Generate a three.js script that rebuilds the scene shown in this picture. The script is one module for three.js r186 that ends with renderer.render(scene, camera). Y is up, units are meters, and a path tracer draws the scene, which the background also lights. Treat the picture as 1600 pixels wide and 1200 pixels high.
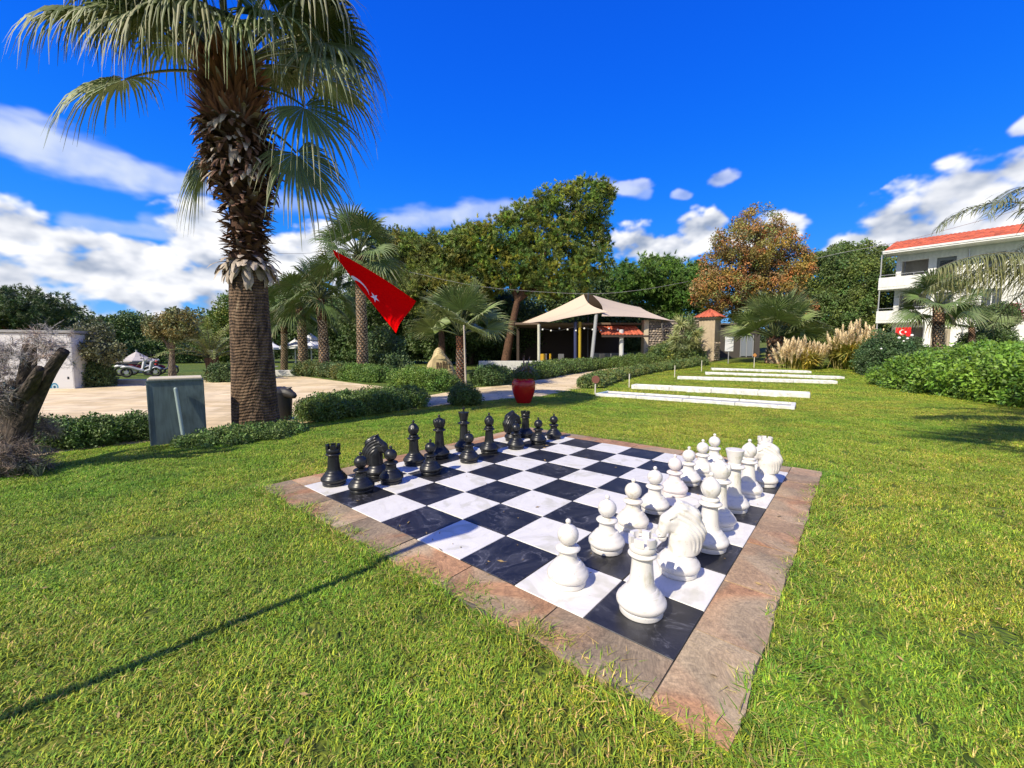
import * as THREE from 'three';
import { ImprovedNoise } from 'three/addons/math/ImprovedNoise.js';
import { mergeGeometries } from 'three/addons/utils/BufferGeometryUtils.js';
import { MarchingCubes } from 'three/addons/objects/MarchingCubes.js';

// ---------------------------------------------------------------- camera, sky, sun, exposure
const scene = new THREE.Scene();
const CAM_H = 1.489, PITCH = -4.774 * Math.PI / 180, FPX = 649.64;      // height above the chessboard, pitch, focal length in pixels of a 1600 x 1200 picture
const camera = new THREE.PerspectiveCamera(85.45, 4 / 3, 0.05, 2000);
camera.position.set(0, CAM_H, 0); camera.rotation.x = PITCH;
const renderer = new THREE.WebGLRenderer({ antialias: true });
renderer.toneMapping = THREE.LinearToneMapping; renderer.toneMappingExposure = 1.27;
renderer.shadowMap.enabled = true; renderer.shadowMap.type = THREE.PCFSoftShadowMap;
const SUN_AZ = 43 * Math.PI / 180, SUN_EL = 42 * Math.PI / 180;         // shadows run to the right and away
const toSun = new THREE.Vector3(-Math.sin(SUN_AZ) * Math.cos(SUN_EL), Math.sin(SUN_EL), Math.cos(SUN_AZ) * Math.cos(SUN_EL));
const sun = new THREE.DirectionalLight(new THREE.Color(1, 0.905, 0.72), 4.8);
sun.position.copy(toSun).multiplyScalar(60); sun.castShadow = true; sun.shadow.mapSize.set(4096, 4096);
Object.assign(sun.shadow.camera, { left: -45, right: 45, top: 45, bottom: -45, near: 1, far: 160 });
sun.target.position.set(0, 0, -12); sun.position.add(sun.target.position);
scene.add(sun, sun.target);

// ---------------------------------------------------------------- random numbers, noise
function rng(seed) { let a = seed >>> 0; return () => { a = (a + 0x6D2B79F5) | 0; let t = Math.imul(a ^ (a >>> 15), 1 | a); t = (t + Math.imul(t ^ (t >>> 7), 61 | t)) ^ t; return ((t ^ (t >>> 14)) >>> 0) / 4294967296; }; }
const inoise = new ImprovedNoise();
function fbm(x, y, z, oct = 4) { let s = 0, a = 0.5, f = 1; for (let i = 0; i < oct; i++) { s += a * inoise.noise(x * f, y * f, z * f); a *= 0.5; f *= 2.03; } return s; }
const clamp = (x, a = 0, b = 1) => Math.min(b, Math.max(a, x)), lerp = (a, b, t) => a + (b - a) * t;
const sstep = (a, b, x) => { const t = clamp((x - a) / (b - a)); return t * t * (3 - 2 * t); };
const TAU = Math.PI * 2, V3 = (x, y, z) => new THREE.Vector3(x, y, z);

// a pixel of the photograph as a direction, and as a point on the terrain or at a depth
const cp = Math.cos(PITCH), sp = Math.sin(PITCH);
function ray(px, py) { const x = px - 800, y = 600 - py, z = -FPX; return V3(x, y * cp - z * sp, y * sp + z * cp); }
const GROUND = -0.04;
function terr(x, z) { const d = -z - 20; return GROUND + 0.06 * (d > 4 ? d : Math.log(1 + Math.exp(d * 1.2)) / 1.2 * (d > -8 ? 1 : 0)) * sstep(5, 13, x) * (1 - sstep(60, 90, -z)); }
function gp(px, py) { const d = ray(px, py); let h = GROUND, p = V3(); for (let i = 0; i < 25; i++) { const t = (h - CAM_H) / d.y; p.set(d.x * t, h, d.z * t); h = lerp(h, terr(p.x, p.z), 0.5); } p.y = terr(p.x, p.z); return p; }
function at(px, py, z) { const d = ray(px, py), t = z / d.z; return V3(d.x * t, CAM_H + d.y * t, z); }
function onGround(px, z) { const p = at(px, 560, z); p.y = terr(p.x, z); return p; }       // below a pixel column, at a depth
const PXM = (z) => -z / FPX;                                             // metres per photo pixel at a depth

// ---------------------------------------------------------------- sky: clear blue with fair-weather cumulus and a streak of cirrus
function azel(px, py) { const d = ray(px, py).normalize(); return [Math.atan2(d.x, -d.z), Math.asin(d.y)]; }
{
  const W = 3072, H = 1536, data = new Float32Array(W * H * 4);
  const blobs = [], streaks = [];
  const blob = (cx, cy, rx, ry, k = 1) => { const a = azel(cx, cy), b = azel(cx + rx, cy), c = azel(cx, cy - ry); blobs.push([a[0], a[1], Math.abs(b[0] - a[0]), Math.abs(c[1] - a[1]), k]); };
  for (const b of [[30, 355, 85, 42], [110, 380, 60, 30], [150, 420, 110, 46], [60, 430, 120, 60], [330, 385, 75, 55], [300, 440, 120, 45], [440, 425, 80, 60], [500, 395, 70, 36], [240, 455, 170, 40], [40, 480, 200, 40], [420, 470, 220, 34], [560, 430, 90, 30],
    [985, 375, 46, 26], [1060, 385, 60, 30], [1085, 360, 36, 28], [1112, 345, 22, 18], [1215, 358, 38, 28], [1180, 375, 40, 26], [1130, 276, 26, 15, 0.62], [985, 294, 30, 12, 0.5], [1066, 305, 14, 9, 0.45],
    [1330, 385, 60, 24], [1400, 350, 80, 42], [1450, 325, 80, 45], [1530, 290, 90, 52], [1590, 265, 80, 36], [1600, 200, 24, 16, 0.8], [1500, 360, 160, 36], [1660, 300, 120, 60], [-80, 400, 110, 70], [330, 345, 40, 30], [200, 400, 60, 40], [380, 400, 60, 45], [20, 330, 50, 30], [1650, 250, 110, 50]]) blob(...b);
  const rb = rng(5);
  for (let i = 0; i < 70; i++) { const az = lerp(1.12, TAU - 1.1, (i + rb() * 0.8) / 70), w = 0.06 + rb() * 0.13, e0 = 0.08 + 0.75 * rb() * rb(); for (let j = 0; j < 4; j++) blobs.push([az + (rb() - 0.5) * w * 2, e0 + (rb() - 0.5) * 0.06, w * (0.6 + rb()), w * (0.35 + rb() * 0.35), 1]); }  // clouds outside the view, added so the sky fills shadows whiter
  const streak = (x0, y0, x1, y1, w0, w1, k) => streaks.push([...azel(x0, y0), ...azel(x1, y1), w0 / 650, w1 / 650, k]);
  streak(-120, 165, 40, 218, 19, 19, 0.8); streak(40, 218, 200, 272, 20, 15, 0.85); streak(200, 272, 325, 292, 15, 7, 0.8); streak(110, 345, 260, 368, 9, 6, 0.5); streak(420, 310, 560, 335, 10, 8, 0.4); streak(600, 345, 720, 334, 12, 13, 0.7); streak(720, 334, 890, 318, 13, 9, 0.65); streak(230, 345, 360, 352, 7, 5, 0.35); streak(930, 288, 1010, 302, 8, 6, 0.5);
  for (let i = 0; i < W; i++) {
    const th = ((i + 0.5) / W - 0.5) * TAU, cx = Math.cos(th), cz = Math.sin(th), az = Math.atan2(cx, -cz), turn = (a) => a > Math.PI ? a - TAU : a < -Math.PI ? a + TAU : a;
    const bl = blobs.map((c) => [turn(az - c[0]) / c[2], c[1], c[3], c[4]]).filter((c) => Math.abs(c[0]) < 1.7), st = streaks.filter((q) => az > Math.min(q[0], q[2]) - 0.08 && az < Math.max(q[0], q[2]) + 0.08);
    for (let j = 0; j < H; j++) {
      const el = ((j + 0.5) / H - 0.5) * Math.PI, ce = Math.cos(el), se = Math.sin(el), dx = cx * ce, dz = cz * ce, o = (j * W + i) * 4;
      // air: deep saturated blue above, paler towards the horizon
      const e0 = Math.max(el, 0); let r = 0.003 + 0.28 * Math.exp(-e0 * 11), g = 0.055 + 0.44 * Math.exp(-e0 * 3.9), b = 0.79 - 0.30 * sstep(0.3, 1.05, e0);
      if (el > -0.03) {
        let m = -9, hs = 0, ws = 1e-6, kk = 1;
        for (const c of bl) { const v = (el - c[1]) / c[2]; if (v > 1.7 || v < -1.7) continue; const q = 1 - (c[0] * c[0] + v * v * (v < 0 ? 1.4 : 1)), w = Math.exp(3 * q); hs += v * w; ws += w; if (q > m) { m = q; kk = c[3]; } }
        if (m > -1.1) {
          const X = dx * 13, Y = se * 21, Z = dz * 13, n = fbm(X, Y, Z, 7), n2 = fbm(X + 0.30, Y - 0.45, Z - 0.1, 4), d = m * 0.60 + n * 2.0 + 0.24, a = sstep(0.04, 0.62, d) * kk;
          const lit = clamp(0.56 + 0.30 * hs / ws + (n - n2) * 1.5 + 0.12 * (1 - clamp(d)));
          r = lerp(r, lerp(0.27, 0.88, lit), a); g = lerp(g, lerp(0.33, 0.88, lit), a); b = lerp(b, lerp(0.45, 0.90, lit), a);
        }
        for (const q of st) {
          const vx = q[2] - q[0], vy = q[3] - q[1], t = clamp(((az - q[0]) * vx + (el - q[1]) * vy) / (vx * vx + vy * vy)), e = Math.hypot(az - q[0] - vx * t, el - q[1] - vy * t) / lerp(q[4], q[5], t); if (e > 2) continue;
          const a = clamp((1 - sstep(0.35, 1.5, e + fbm(dx * 14, se * 40, dz * 14, 4) * 1.1)) * q[6] * (0.85 + 0.5 * fbm(dx * 30, se * 30, dz * 30, 3)));
          r = lerp(r, 0.58, a); g = lerp(g, 0.65, a); b = lerp(b, 0.78, a);
        }
      }
      data[o] = r; data[o + 1] = g; data[o + 2] = b; data[o + 3] = 1;
    }
  }
  const sky = new THREE.DataTexture(data, W, H, THREE.RGBAFormat, THREE.FloatType);
  sky.mapping = THREE.EquirectangularReflectionMapping; sky.colorSpace = THREE.LinearSRGBColorSpace; sky.magFilter = sky.minFilter = THREE.LinearFilter; sky.needsUpdate = true;
  scene.background = sky; scene.environment = sky;
}

// ---------------------------------------------------------------- helpers: names, tags, geometry
const taken = {};
function numbered(n) { const k = taken[n] = (taken[n] ?? -1) + 1; return k ? `${n}_${String(k).padStart(3, '0')}` : n; }
function tag(o, label, category, group, kind) { if (label) o.userData.label = label; if (category) o.userData.category = category; if (group) o.userData.group = group; if (kind) o.userData.kind = kind; return o; }
function thing(name, label, category, pos = V3(), turn = 0, group) { const o = new THREE.Group(); o.name = numbered(name); o.position.copy(pos); o.rotation.y = turn; scene.add(o); return tag(o, label, category, group); }
function part(name, geo, m, parent) { const o = new THREE.Mesh(geo, m); o.name = parent === scene ? numbered(name) : name; o.castShadow = o.receiveShadow = true; parent.add(o); return o; }
function merge(gs) { const hasC = gs.some((g) => g.attributes.color); const a = gs.map((g) => { g = g.index ? g.toNonIndexed() : g; if (!g.attributes.uv) g.setAttribute('uv', new THREE.BufferAttribute(new Float32Array(g.attributes.position.count * 2), 2)); if (hasC && !g.attributes.color) paint(g, [1, 1, 1]); if (!g.attributes.normal) g.computeVertexNormals(); for (const k of Object.keys(g.attributes)) if (!['position', 'normal', 'uv', 'color'].includes(k)) g.deleteAttribute(k); return g; }); return mergeGeometries(a); }
function paint(g, c) { const n = g.attributes.position.count, a = new Float32Array(n * 3); for (let i = 0; i < n; i++) { a[i * 3] = c[0]; a[i * 3 + 1] = c[1]; a[i * 3 + 2] = c[2]; } g.setAttribute('color', new THREE.BufferAttribute(a, 3)); return g; }
// triangles collected by hand
class Tri {
  constructor() { this.p = []; this.c = []; this.u = []; }
  tri(a, b, c, col) { for (const v of [a, b, c]) { this.p.push(v.x, v.y, v.z); this.c.push(col[0], col[1], col[2]); this.u.push(v.x + v.z * 0.3, v.y); } }
  quad(a, b, c, d, col) { this.tri(a, b, c, col); this.tri(a, c, d, col); }
  geo(color = true) { const g = new THREE.BufferGeometry(); g.setAttribute('position', new THREE.Float32BufferAttribute(this.p, 3)); if (color) g.setAttribute('color', new THREE.Float32BufferAttribute(this.c, 3)); g.setAttribute('uv', new THREE.Float32BufferAttribute(this.u, 2)); g.computeVertexNormals(); return g; }
}
// box with chamfered edges (44 triangles), uv in metres
function bx(w, h, d, x = 0, y = 0, z = 0, c = 0.006, uo = 0, vo = 0) {
  c = Math.min(c, w / 2.2, h / 2.2, d / 2.2);
  const X = w / 2, Y = h / 2, Z = d / 2, t = new Tri(), col = [1, 1, 1], P = (sx, sy, sz, k) => V3(sx * (X - (k === 0 ? 0 : c)) + x, sy * (Y - (k === 1 ? 0 : c)) + y, sz * (Z - (k === 2 ? 0 : c)) + z);
  const q = (a, b, e, f) => { const n = V3().subVectors(b, a).cross(V3().subVectors(e, a)), m = V3().add(a).add(b).add(e).add(f).multiplyScalar(0.25).sub(V3(x, y, z)); if (n.dot(m) < 0) t.quad(f, e, b, a, col); else t.quad(a, b, e, f, col); };
  for (const s of [-1, 1]) { q(P(s, -1, -1, 0), P(s, 1, -1, 0), P(s, 1, 1, 0), P(s, -1, 1, 0)); q(P(-1, s, -1, 1), P(1, s, -1, 1), P(1, s, 1, 1), P(-1, s, 1, 1)); q(P(-1, -1, s, 2), P(1, -1, s, 2), P(1, 1, s, 2), P(-1, 1, s, 2)); }
  for (const a of [-1, 1]) for (const b of [-1, 1]) {
    q(P(a, b, -1, 0), P(a, b, 1, 0), P(a, b, 1, 1), P(a, b, -1, 1)); q(P(a, -1, b, 0), P(a, 1, b, 0), P(a, 1, b, 2), P(a, -1, b, 2)); q(P(-1, a, b, 1), P(1, a, b, 1), P(1, a, b, 2), P(-1, a, b, 2));
    for (const e of [-1, 1]) { const A = P(a, b, e, 0), B = P(a, b, e, 1), C = P(a, b, e, 2), n = V3().subVectors(B, A).cross(V3().subVectors(C, A)); if (n.dot(V3(a, b, e)) < 0) t.tri(A, C, B, col); else t.tri(A, B, C, col); }
  }
  const g = t.geo(false), p = g.attributes.position, n = g.attributes.normal, u = g.attributes.uv;
  for (let i = 0; i < p.count; i++) { const ax = Math.abs(n.getX(i)), ay = Math.abs(n.getY(i)), az = Math.abs(n.getZ(i)), X0 = p.getX(i), Y0 = p.getY(i), Z0 = p.getZ(i); if (ay >= ax && ay >= az) u.setXY(i, X0 + uo, Z0 + vo); else if (ax >= az) u.setXY(i, Z0 + uo, Y0 + vo); else u.setXY(i, X0 + uo, Y0 + vo); }
  return g;
}
// tube of changing radius along points
function tube(pts, radii, seg = 8, cap = true) {
  const pos = [], uv = [], idx = [], T = V3(), N = V3(), B = V3(); let len = 0;
  for (let i = 0; i < pts.length; i++) {
    T.subVectors(pts[Math.min(i + 1, pts.length - 1)], pts[Math.max(i - 1, 0)]).normalize();
    if (i === 0) { N.set(Math.abs(T.x) > 0.8 ? 0 : 1, 0, Math.abs(T.x) > 0.8 ? 1 : 0); }
    N.addScaledVector(T, -N.dot(T)).normalize(); B.crossVectors(T, N);
    if (i) len += pts[i].distanceTo(pts[i - 1]);
    for (let k = 0; k <= seg; k++) { const a = k / seg * TAU, r = typeof radii === 'number' ? radii : radii[i]; const c = Math.cos(a) * r, s = Math.sin(a) * r; pos.push(pts[i].x + N.x * c + B.x * s, pts[i].y + N.y * c + B.y * s, pts[i].z + N.z * c + B.z * s); uv.push(k / seg * TAU * r, len); }
  }
  const w = seg + 1;
  for (let i = 0; i < pts.length - 1; i++) for (let k = 0; k < seg; k++) { const a = i * w + k; idx.push(a, a + 1, a + w, a + 1, a + w + 1, a + w); }
  if (cap) for (const e of [0, pts.length - 1]) { const c = pos.length / 3; pos.push(pts[e].x, pts[e].y, pts[e].z); uv.push(0, 0); for (let k = 0; k < seg; k++) e ? idx.push(c, e * w + k, e * w + k + 1) : idx.push(c, k + 1, k); }
  const g = new THREE.BufferGeometry(); g.setAttribute('position', new THREE.Float32BufferAttribute(pos, 3)); g.setAttribute('uv', new THREE.Float32BufferAttribute(uv, 2)); g.setIndex(idx); g.computeVertexNormals(); return g;
}
function curve(pts, n) { const c = new THREE.CatmullRomCurve3(pts); return c.getPoints(n); }
function tex(w, h, fn, srgb = true, rep = true) { const d = new Uint8Array(w * h * 4); for (let j = 0; j < h; j++) for (let i = 0; i < w; i++) { const c = fn(i / w, j / h), o = (j * w + i) * 4; d[o] = clamp(c[0]) * 255; d[o + 1] = clamp(c[1]) * 255; d[o + 2] = clamp(c[2]) * 255; d[o + 3] = 255; } const t = new THREE.DataTexture(d, w, h); t.magFilter = THREE.LinearFilter; t.minFilter = THREE.LinearMipmapLinearFilter; t.generateMipmaps = true; if (rep) t.wrapS = t.wrapT = THREE.RepeatWrapping; if (srgb) t.colorSpace = THREE.SRGBColorSpace; t.needsUpdate = true; return t; }
// noise that repeats over the unit square
function tn(u, v, f, seed = 0, oct = 4) { const a = u * TAU, b = v * TAU, R = f / TAU; let s = 0, k = 0.5, m = 1; for (let i = 0; i < oct; i++) { s += k * inoise.noise(Math.cos(a) * R * m + seed * 3.7 + Math.cos(b) * R * m * 0.31, Math.sin(a) * R * m + seed + Math.sin(b) * R * m * 0.53, Math.cos(b) * R * m + seed * 1.3 + Math.sin(b + a) * R * m * 0.47); k *= 0.5; m *= 2; } return s; }
const L2S = (x) => Math.pow(clamp(x), 1 / 2.2);
const mat = (c, rough = 0.8, o = {}) => new THREE.MeshStandardMaterial({ color: Array.isArray(c) ? new THREE.Color().setRGB(...c) : c, roughness: rough, ...o });
const leafMat = (o = {}) => new THREE.MeshPhysicalMaterial({ color: 0xffffff, roughness: 0.62, side: THREE.DoubleSide, ...o });
const vcol = (rough = 0.8, o = {}) => new THREE.MeshStandardMaterial({ color: 0xffffff, roughness: rough, vertexColors: true, side: THREE.DoubleSide, ...o });

// ---------------------------------------------------------------- setting: terrain, paving, path, lawn
const SQ = 0.5, BA = 0.69958, BX = -2.2831, BZ = -4.4499;                // chessboard: square size, turn, first corner
const bd = (u, v, y = 0) => V3(BX + SQ * (u * Math.cos(BA) + v * Math.sin(BA)), y, BZ + SQ * (u * Math.sin(BA) - v * Math.cos(BA)));
const toBd = (x, z) => { const a = (x - BX) / SQ, b = (z - BZ) / SQ; return [a * Math.cos(BA) + b * Math.sin(BA), a * Math.sin(BA) - b * Math.cos(BA)]; };
const lawnEdge = [[0, 722], [120, 704], [230, 692], [330, 685], [440, 670], [480, 661], [560, 650], [650, 639], [750, 627], [840, 621], [913, 606], [952, 590], [1000, 580], [1040, 574], [1090, 567.5], [1170, 564], [1300, 566.5], [1400, 567.5]].map((p) => gp(...p));
const lawnPoly = [V3(-60, 0, -4), V3(-14, 0, -5.4), ...lawnEdge, V3(50, 0, -26), V3(50, 0, 14), V3(-60, 0, 14)];
function inside(poly, x, z) { let c = false; for (let i = 0, j = poly.length - 1; i < poly.length; j = i++) { const a = poly[i], b = poly[j]; if ((a.z > z) !== (b.z > z) && x < (b.x - a.x) * (z - a.z) / (b.z - a.z) + a.x) c = !c; } return c; }
// patches of green, yellowing and dry turf
function dryness(x, z) { return clamp(0.50 + 0.9 * fbm(x * 0.32, 3.1, z * 0.32, 3) + 1.0 * fbm(x * 1.3, 9.1, z * 1.3, 3) + 0.09 * clamp(x / 4, -1, 1.6)); }
{
  const t = tex(512, 512, (u, v) => { const n = tn(u, v, 26, 1, 4), m = tn(u, v, 120, 5, 2), k = tn(u, v, 7, 9, 2); const b = 0.86 + 0.5 * n + 0.75 * m; const y = clamp(0.5 + k * 1.6 + m); return [b * lerp(0.80, 1.0, y), b * 0.96, b * lerp(0.80, 0.78, y)]; });
  const bump = tex(512, 512, (u, v) => { const b = 0.5 + tn(u, v, 90, 2, 3) * 1.1; return [b, b, b]; }, false);
  const g = new THREE.PlaneGeometry(320, 300, 213, 200); g.rotateX(-Math.PI / 2); g.translate(0, 0, -110);
  const p = g.attributes.position, uv = g.attributes.uv, col = new Float32Array(p.count * 3);
  for (let i = 0; i < p.count; i++) { const x = p.getX(i), z = p.getZ(i); p.setY(i, terr(x, z)); uv.setXY(i, x / 3, z / 3); const d = dryness(x, z); col.set([lerp(0.10, 0.24, d), lerp(0.18, 0.25, d), lerp(0.010, 0.03, d)], i * 3); }
  g.setAttribute('color', new THREE.BufferAttribute(col, 3)); g.computeVertexNormals();
  part('ground', g, new THREE.MeshStandardMaterial({ vertexColors: true, map: t, bumpMap: bump, bumpScale: 0.03, roughness: 0.95 }), scene).userData.kind = 'structure';
}
const pavTex = tex(1024, 1024, (u, v) => {                               // pale limestone pavers, 8 x 16 over 6.4 m
  const row = Math.floor(v * 16), off = (row % 2) * 0.5 + (row * 7 % 5) * 0.13, cu = ((u * 8 + off) % 8), ci = Math.floor(cu), fu = cu - ci, fv = v * 16 - row;
  const h = Math.sin(ci * 127.1 + row * 311.7) * 43758.5, rnd = h - Math.floor(h), e = Math.min(Math.min(fu, 1 - fu) * 0.8, Math.min(fv, 1 - fv) * 0.4);
  const j = sstep(0.006, 0.016, e), n = tn(u, v, 30, 4, 4), w = tn(u, v, 5, 8, 3); const b = (0.90 + 0.10 * (rnd - 0.5) + 0.10 * n + 0.14 * w) * lerp(0.80, 1, j);
  return [b, b * lerp(0.925, 0.95, rnd), b * lerp(0.76, 0.84, rnd)];
});
{
  const pts = [V3(-60, 0, -4), V3(-14, 0, -5.4), ...lawnEdge.slice(0, 11), ...[[902, 585], [839, 594], [797, 602], [734, 607], [656, 621], [610, 606], [545, 598], [470, 588], [330, 591], [230, 597], [120, 603], [0, 603]].map((p) => gp(...p)), V3(-60, 0, -24)];
  const s = new THREE.Shape(pts.map((p) => new THREE.Vector2(p.x, -p.z)));
  const g = new THREE.ShapeGeometry(s); g.rotateX(-Math.PI / 2); g.translate(0, GROUND + 0.012, 0);
  const p = g.attributes.position, uv = g.attributes.uv; for (let i = 0; i < p.count; i++) uv.setXY(i, (p.getX(i) + p.getZ(i) * 0.06) / 6.4, (p.getZ(i) - p.getX(i) * 0.06) / 6.4);
  part('plaza_pavement', g, mat([0.90, 0.82, 0.68], 0.8, { map: pavTex }), scene).userData.kind = 'structure';
  const lo = curve([[905, 607.5], [952, 590], [1000, 580], [1040, 574], [1090, 567.5], [1128, 563]].map((q) => gp(...q)), 40), hi = curve([[835, 595.5], [902, 583], [960, 574.5], [1010, 570], [1060, 566], [1092, 562]].map((q) => gp(...q)), 40), t = new Tri();
  for (let i = 0; i < 40; i++) { const f = (q) => V3(q.x, terr(q.x, q.z) + 0.02, q.z); for (let k = 0; k < 4; k++) { const a = f(lo[i].clone().lerp(hi[i], k / 4)), b = f(lo[i + 1].clone().lerp(hi[i + 1], k / 4)), c = f(lo[i + 1].clone().lerp(hi[i + 1], (k + 1) / 4)), d = f(lo[i].clone().lerp(hi[i], (k + 1) / 4)); t.quad(a, b, c, d, [1, 1, 1]); } }
  const pg = t.geo(false), pp = pg.attributes.position; for (let i = 0; i < pp.count; i++) pg.attributes.uv.setXY(i, pp.getX(i) / 6.4, pp.getZ(i) / 6.4);
  part('garden_path', pg, mat([0.90, 0.82, 0.68], 0.8, { map: pavTex, side: THREE.DoubleSide }), scene).userData.kind = 'structure';
}
{
  // turf: patches of blades set out over the lawn
  function patch(seed, size, n, h0, h1, w, splay = 0.6) {
    const r = rng(seed), t = new Tri();
    for (let i = 0; i < n; i++) {
      const a = r() * TAU, l = r(), h = lerp(h0, h1, r()), bxx = (r() - 0.5) * size * 1.15, bz = (r() - 0.5) * size * 1.15, dx = Math.cos(a), dz = Math.sin(a), k = splay * (0.3 + l), s = w * (0.7 + r() * 0.6), sx = -dz * s / 2, sz = dx * s / 2;
      const q = r(), b = 0.45 + r() * 0.95, c = q < 0.10 ? [0.50 * b, 0.42 * b, 0.12 * b] : q < 0.45 ? [0.32 * b, 0.41 * b, 0.026 * b] : [0.15 * b, 0.295 * b, 0.016 * b];
      const p0 = V3(bxx - sx, 0, bz - sz), p1 = V3(bxx + sx, 0, bz + sz), m = V3(bxx + dx * h * k * 0.45, h * 0.62, bz + dz * h * k * 0.45), p2 = V3(m.x + sx * 0.8, m.y, m.z + sz * 0.8), p3 = V3(m.x - sx * 0.8, m.y, m.z - sz * 0.8), tip = V3(bxx + dx * h * k * 1.2, h * (1 - 0.28 * l), bz + dz * h * k * 1.2);
      t.quad(p0, p1, p2, p3, c); t.tri(p3, p2, tip, c);
    }
    return t.geo();
  }
  const gm = new THREE.MeshPhysicalMaterial({ color: 0xffffff, vertexColors: true, roughness: 0.7, side: THREE.DoubleSide });
  const lawn = new THREE.Group(); lawn.name = 'lawn_grass'; tag(lawn, 'short green and straw coloured turf around the chessboard', 'grass', null, 'stuff'); scene.add(lawn);
  const R = rng(77), M = new THREE.Matrix4(), Q = new THREE.Quaternion(), UP = V3(0, 1, 0);
  function lay(geo, list, name) {
    const im = new THREE.InstancedMesh(geo, gm, list.length); im.name = name; im.userData.kind = 'stuff'; im.castShadow = im.receiveShadow = true;
    list.forEach(([x, z, s, hs], i) => { Q.setFromAxisAngle(UP, R() * TAU); M.compose(V3(x, terr(x, z) - 0.003, z), Q, V3(s, s * hs, s)); im.setMatrixAt(i, M); const d = dryness(x, z), b = 0.95 + (R() - 0.5) * 0.3 + 0.5 * fbm(x * 3.1, 0.3, z * 3.1, 2) + 0.10 * clamp(0.5 + fbm(x * 0.11 + 2, 7, z * 0.11, 2) * 2); im.setColorAt(i, new THREE.Color().setRGB(lerp(0.72, 1.5, d) * b, lerp(0.95, 1.12, d) * b, lerp(0.7, 1.4, d) * b)); });
    lawn.add(im);
  }
  const near = [[], [], []], far = [[], []], edge = [[], []];
  for (let z = 1; z > -13; z -= 0.2) for (let x = -22; x < 22; x += 0.2) {
    if (Math.abs(x) > 1.3 * -z + 3.2) continue;
    const X = x + (R() - 0.5) * 0.15, Z = z + (R() - 0.5) * 0.15, [u, v] = toBd(X, Z), k = R();
    if (u > -0.56 && u < 8.56 && v > -0.56 && v < 8.56) { continue; }
    if (!inside(lawnPoly, X, Z)) continue;
    near[Math.floor(k * 3)].push([X, Z, 0.9 + R() * 0.35, 0.8 + R() * 0.5]);
  }
  for (let z = -12.6; z > -30; z -= 0.5) for (let x = -20; x < 34; x += 0.5) {
    if (Math.abs(x) > 1.28 * -z + 2) continue;
    const X = x + (R() - 0.5) * 0.4, Z = z + (R() - 0.5) * 0.4; if (!inside(lawnPoly, X, Z)) continue;
    far[R() < 0.5 ? 0 : 1].push([X, Z, 0.9 + R() * 0.3, 0.7 + R() * 0.5]);
  }
  for (let i = 0; i < 1500; i++) {                                       // taller ragged tufts along the slabs
    const s = Math.floor(R() * 4), q = -0.7 + R() * 9.4, n = fbm(q * 1.3, s * 7.7, 0.5, 3), o = s === 0 ? 0.13 + n * 0.48 : s === 1 ? -0.01 + n * 0.28 : n * 0.1 - 0.1, e = o - R() * 0.32;
    const [u, v] = s === 0 ? [q, -0.64 + e] : s === 1 ? [8.64 - e, q] : s === 2 ? [q, 8.64 - e] : [-0.64 + e, q], w = bd(u, v);
    edge[R() < 0.5 ? 0 : 1].push([w.x, w.z, 0.55 + R() * 0.75, (s < 2 ? 0.9 : 0.6) * (0.6 + R() * 0.6)]);
  }
  {   // dry clippings and small fallen leaves
    const t = new Tri(); t.quad(V3(-0.018, 0.002, 0), V3(0, 0.006, 0.006), V3(0.02, 0.004, 0), V3(0, 0.001, -0.007), [0.40, 0.29, 0.13]); t.tri(V3(-0.018, 0.002, 0), V3(-0.03, 0.004, 0.001), V3(-0.017, 0.003, 0.002), [0.34, 0.24, 0.10]);
    const q = rng(19), im = new THREE.InstancedMesh(t.geo(), gm, 240); im.name = 'dry_litter'; im.castShadow = im.receiveShadow = true; tag(im, 'dry clippings and tiny fallen leaves lying on board and turf', 'leaf litter', null, 'stuff');
    for (let i = 0; i < 240; i++) { const b = i < 110, p = b ? bd(-0.6 + q() * 9.2, i < 60 ? -0.6 + q() * q() * 3 : -0.6 + q() * 9.2) : V3((q() - 0.35) * 9, 0, -1.3 - q() * 7); p.y = b ? 0.002 : GROUND + 0.028; const u = toBd(p.x, p.z); if (!b && u[0] > -0.7 && u[0] < 8.7 && u[1] > -0.7 && u[1] < 8.7) p.y = 0.002; M.compose(p, Q.setFromEuler(new THREE.Euler((q() - 0.5) * 0.3, q() * 6, (q() - 0.5) * 0.3)), V3(1, 1, 1).multiplyScalar(b ? 0.35 + q() * 0.5 : 0.7 + q() * 0.8)); im.setMatrixAt(i, M); const k = 0.5 + q() * 0.8; im.setColorAt(i, new THREE.Color().setRGB(k, k * 0.95, k * 0.8)); }
    scene.add(im);
  }
  for (let k = 0; k < 3; k++) lay(patch(11 + k, 0.22, 640, 0.014, 0.031, 0.0042, 1.2), near[k], 'turf');
  for (let k = 0; k < 2; k++) lay(patch(21 + k, 0.55, 900, 0.022, 0.042, 0.009, 1.1), far[k], 'turf');
  for (let k = 0; k < 2; k++) lay(patch(31 + k, 0.11, 50, 0.032, 0.078, 0.005, 1.1), edge[k], 'turf_tuft');
}

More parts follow.
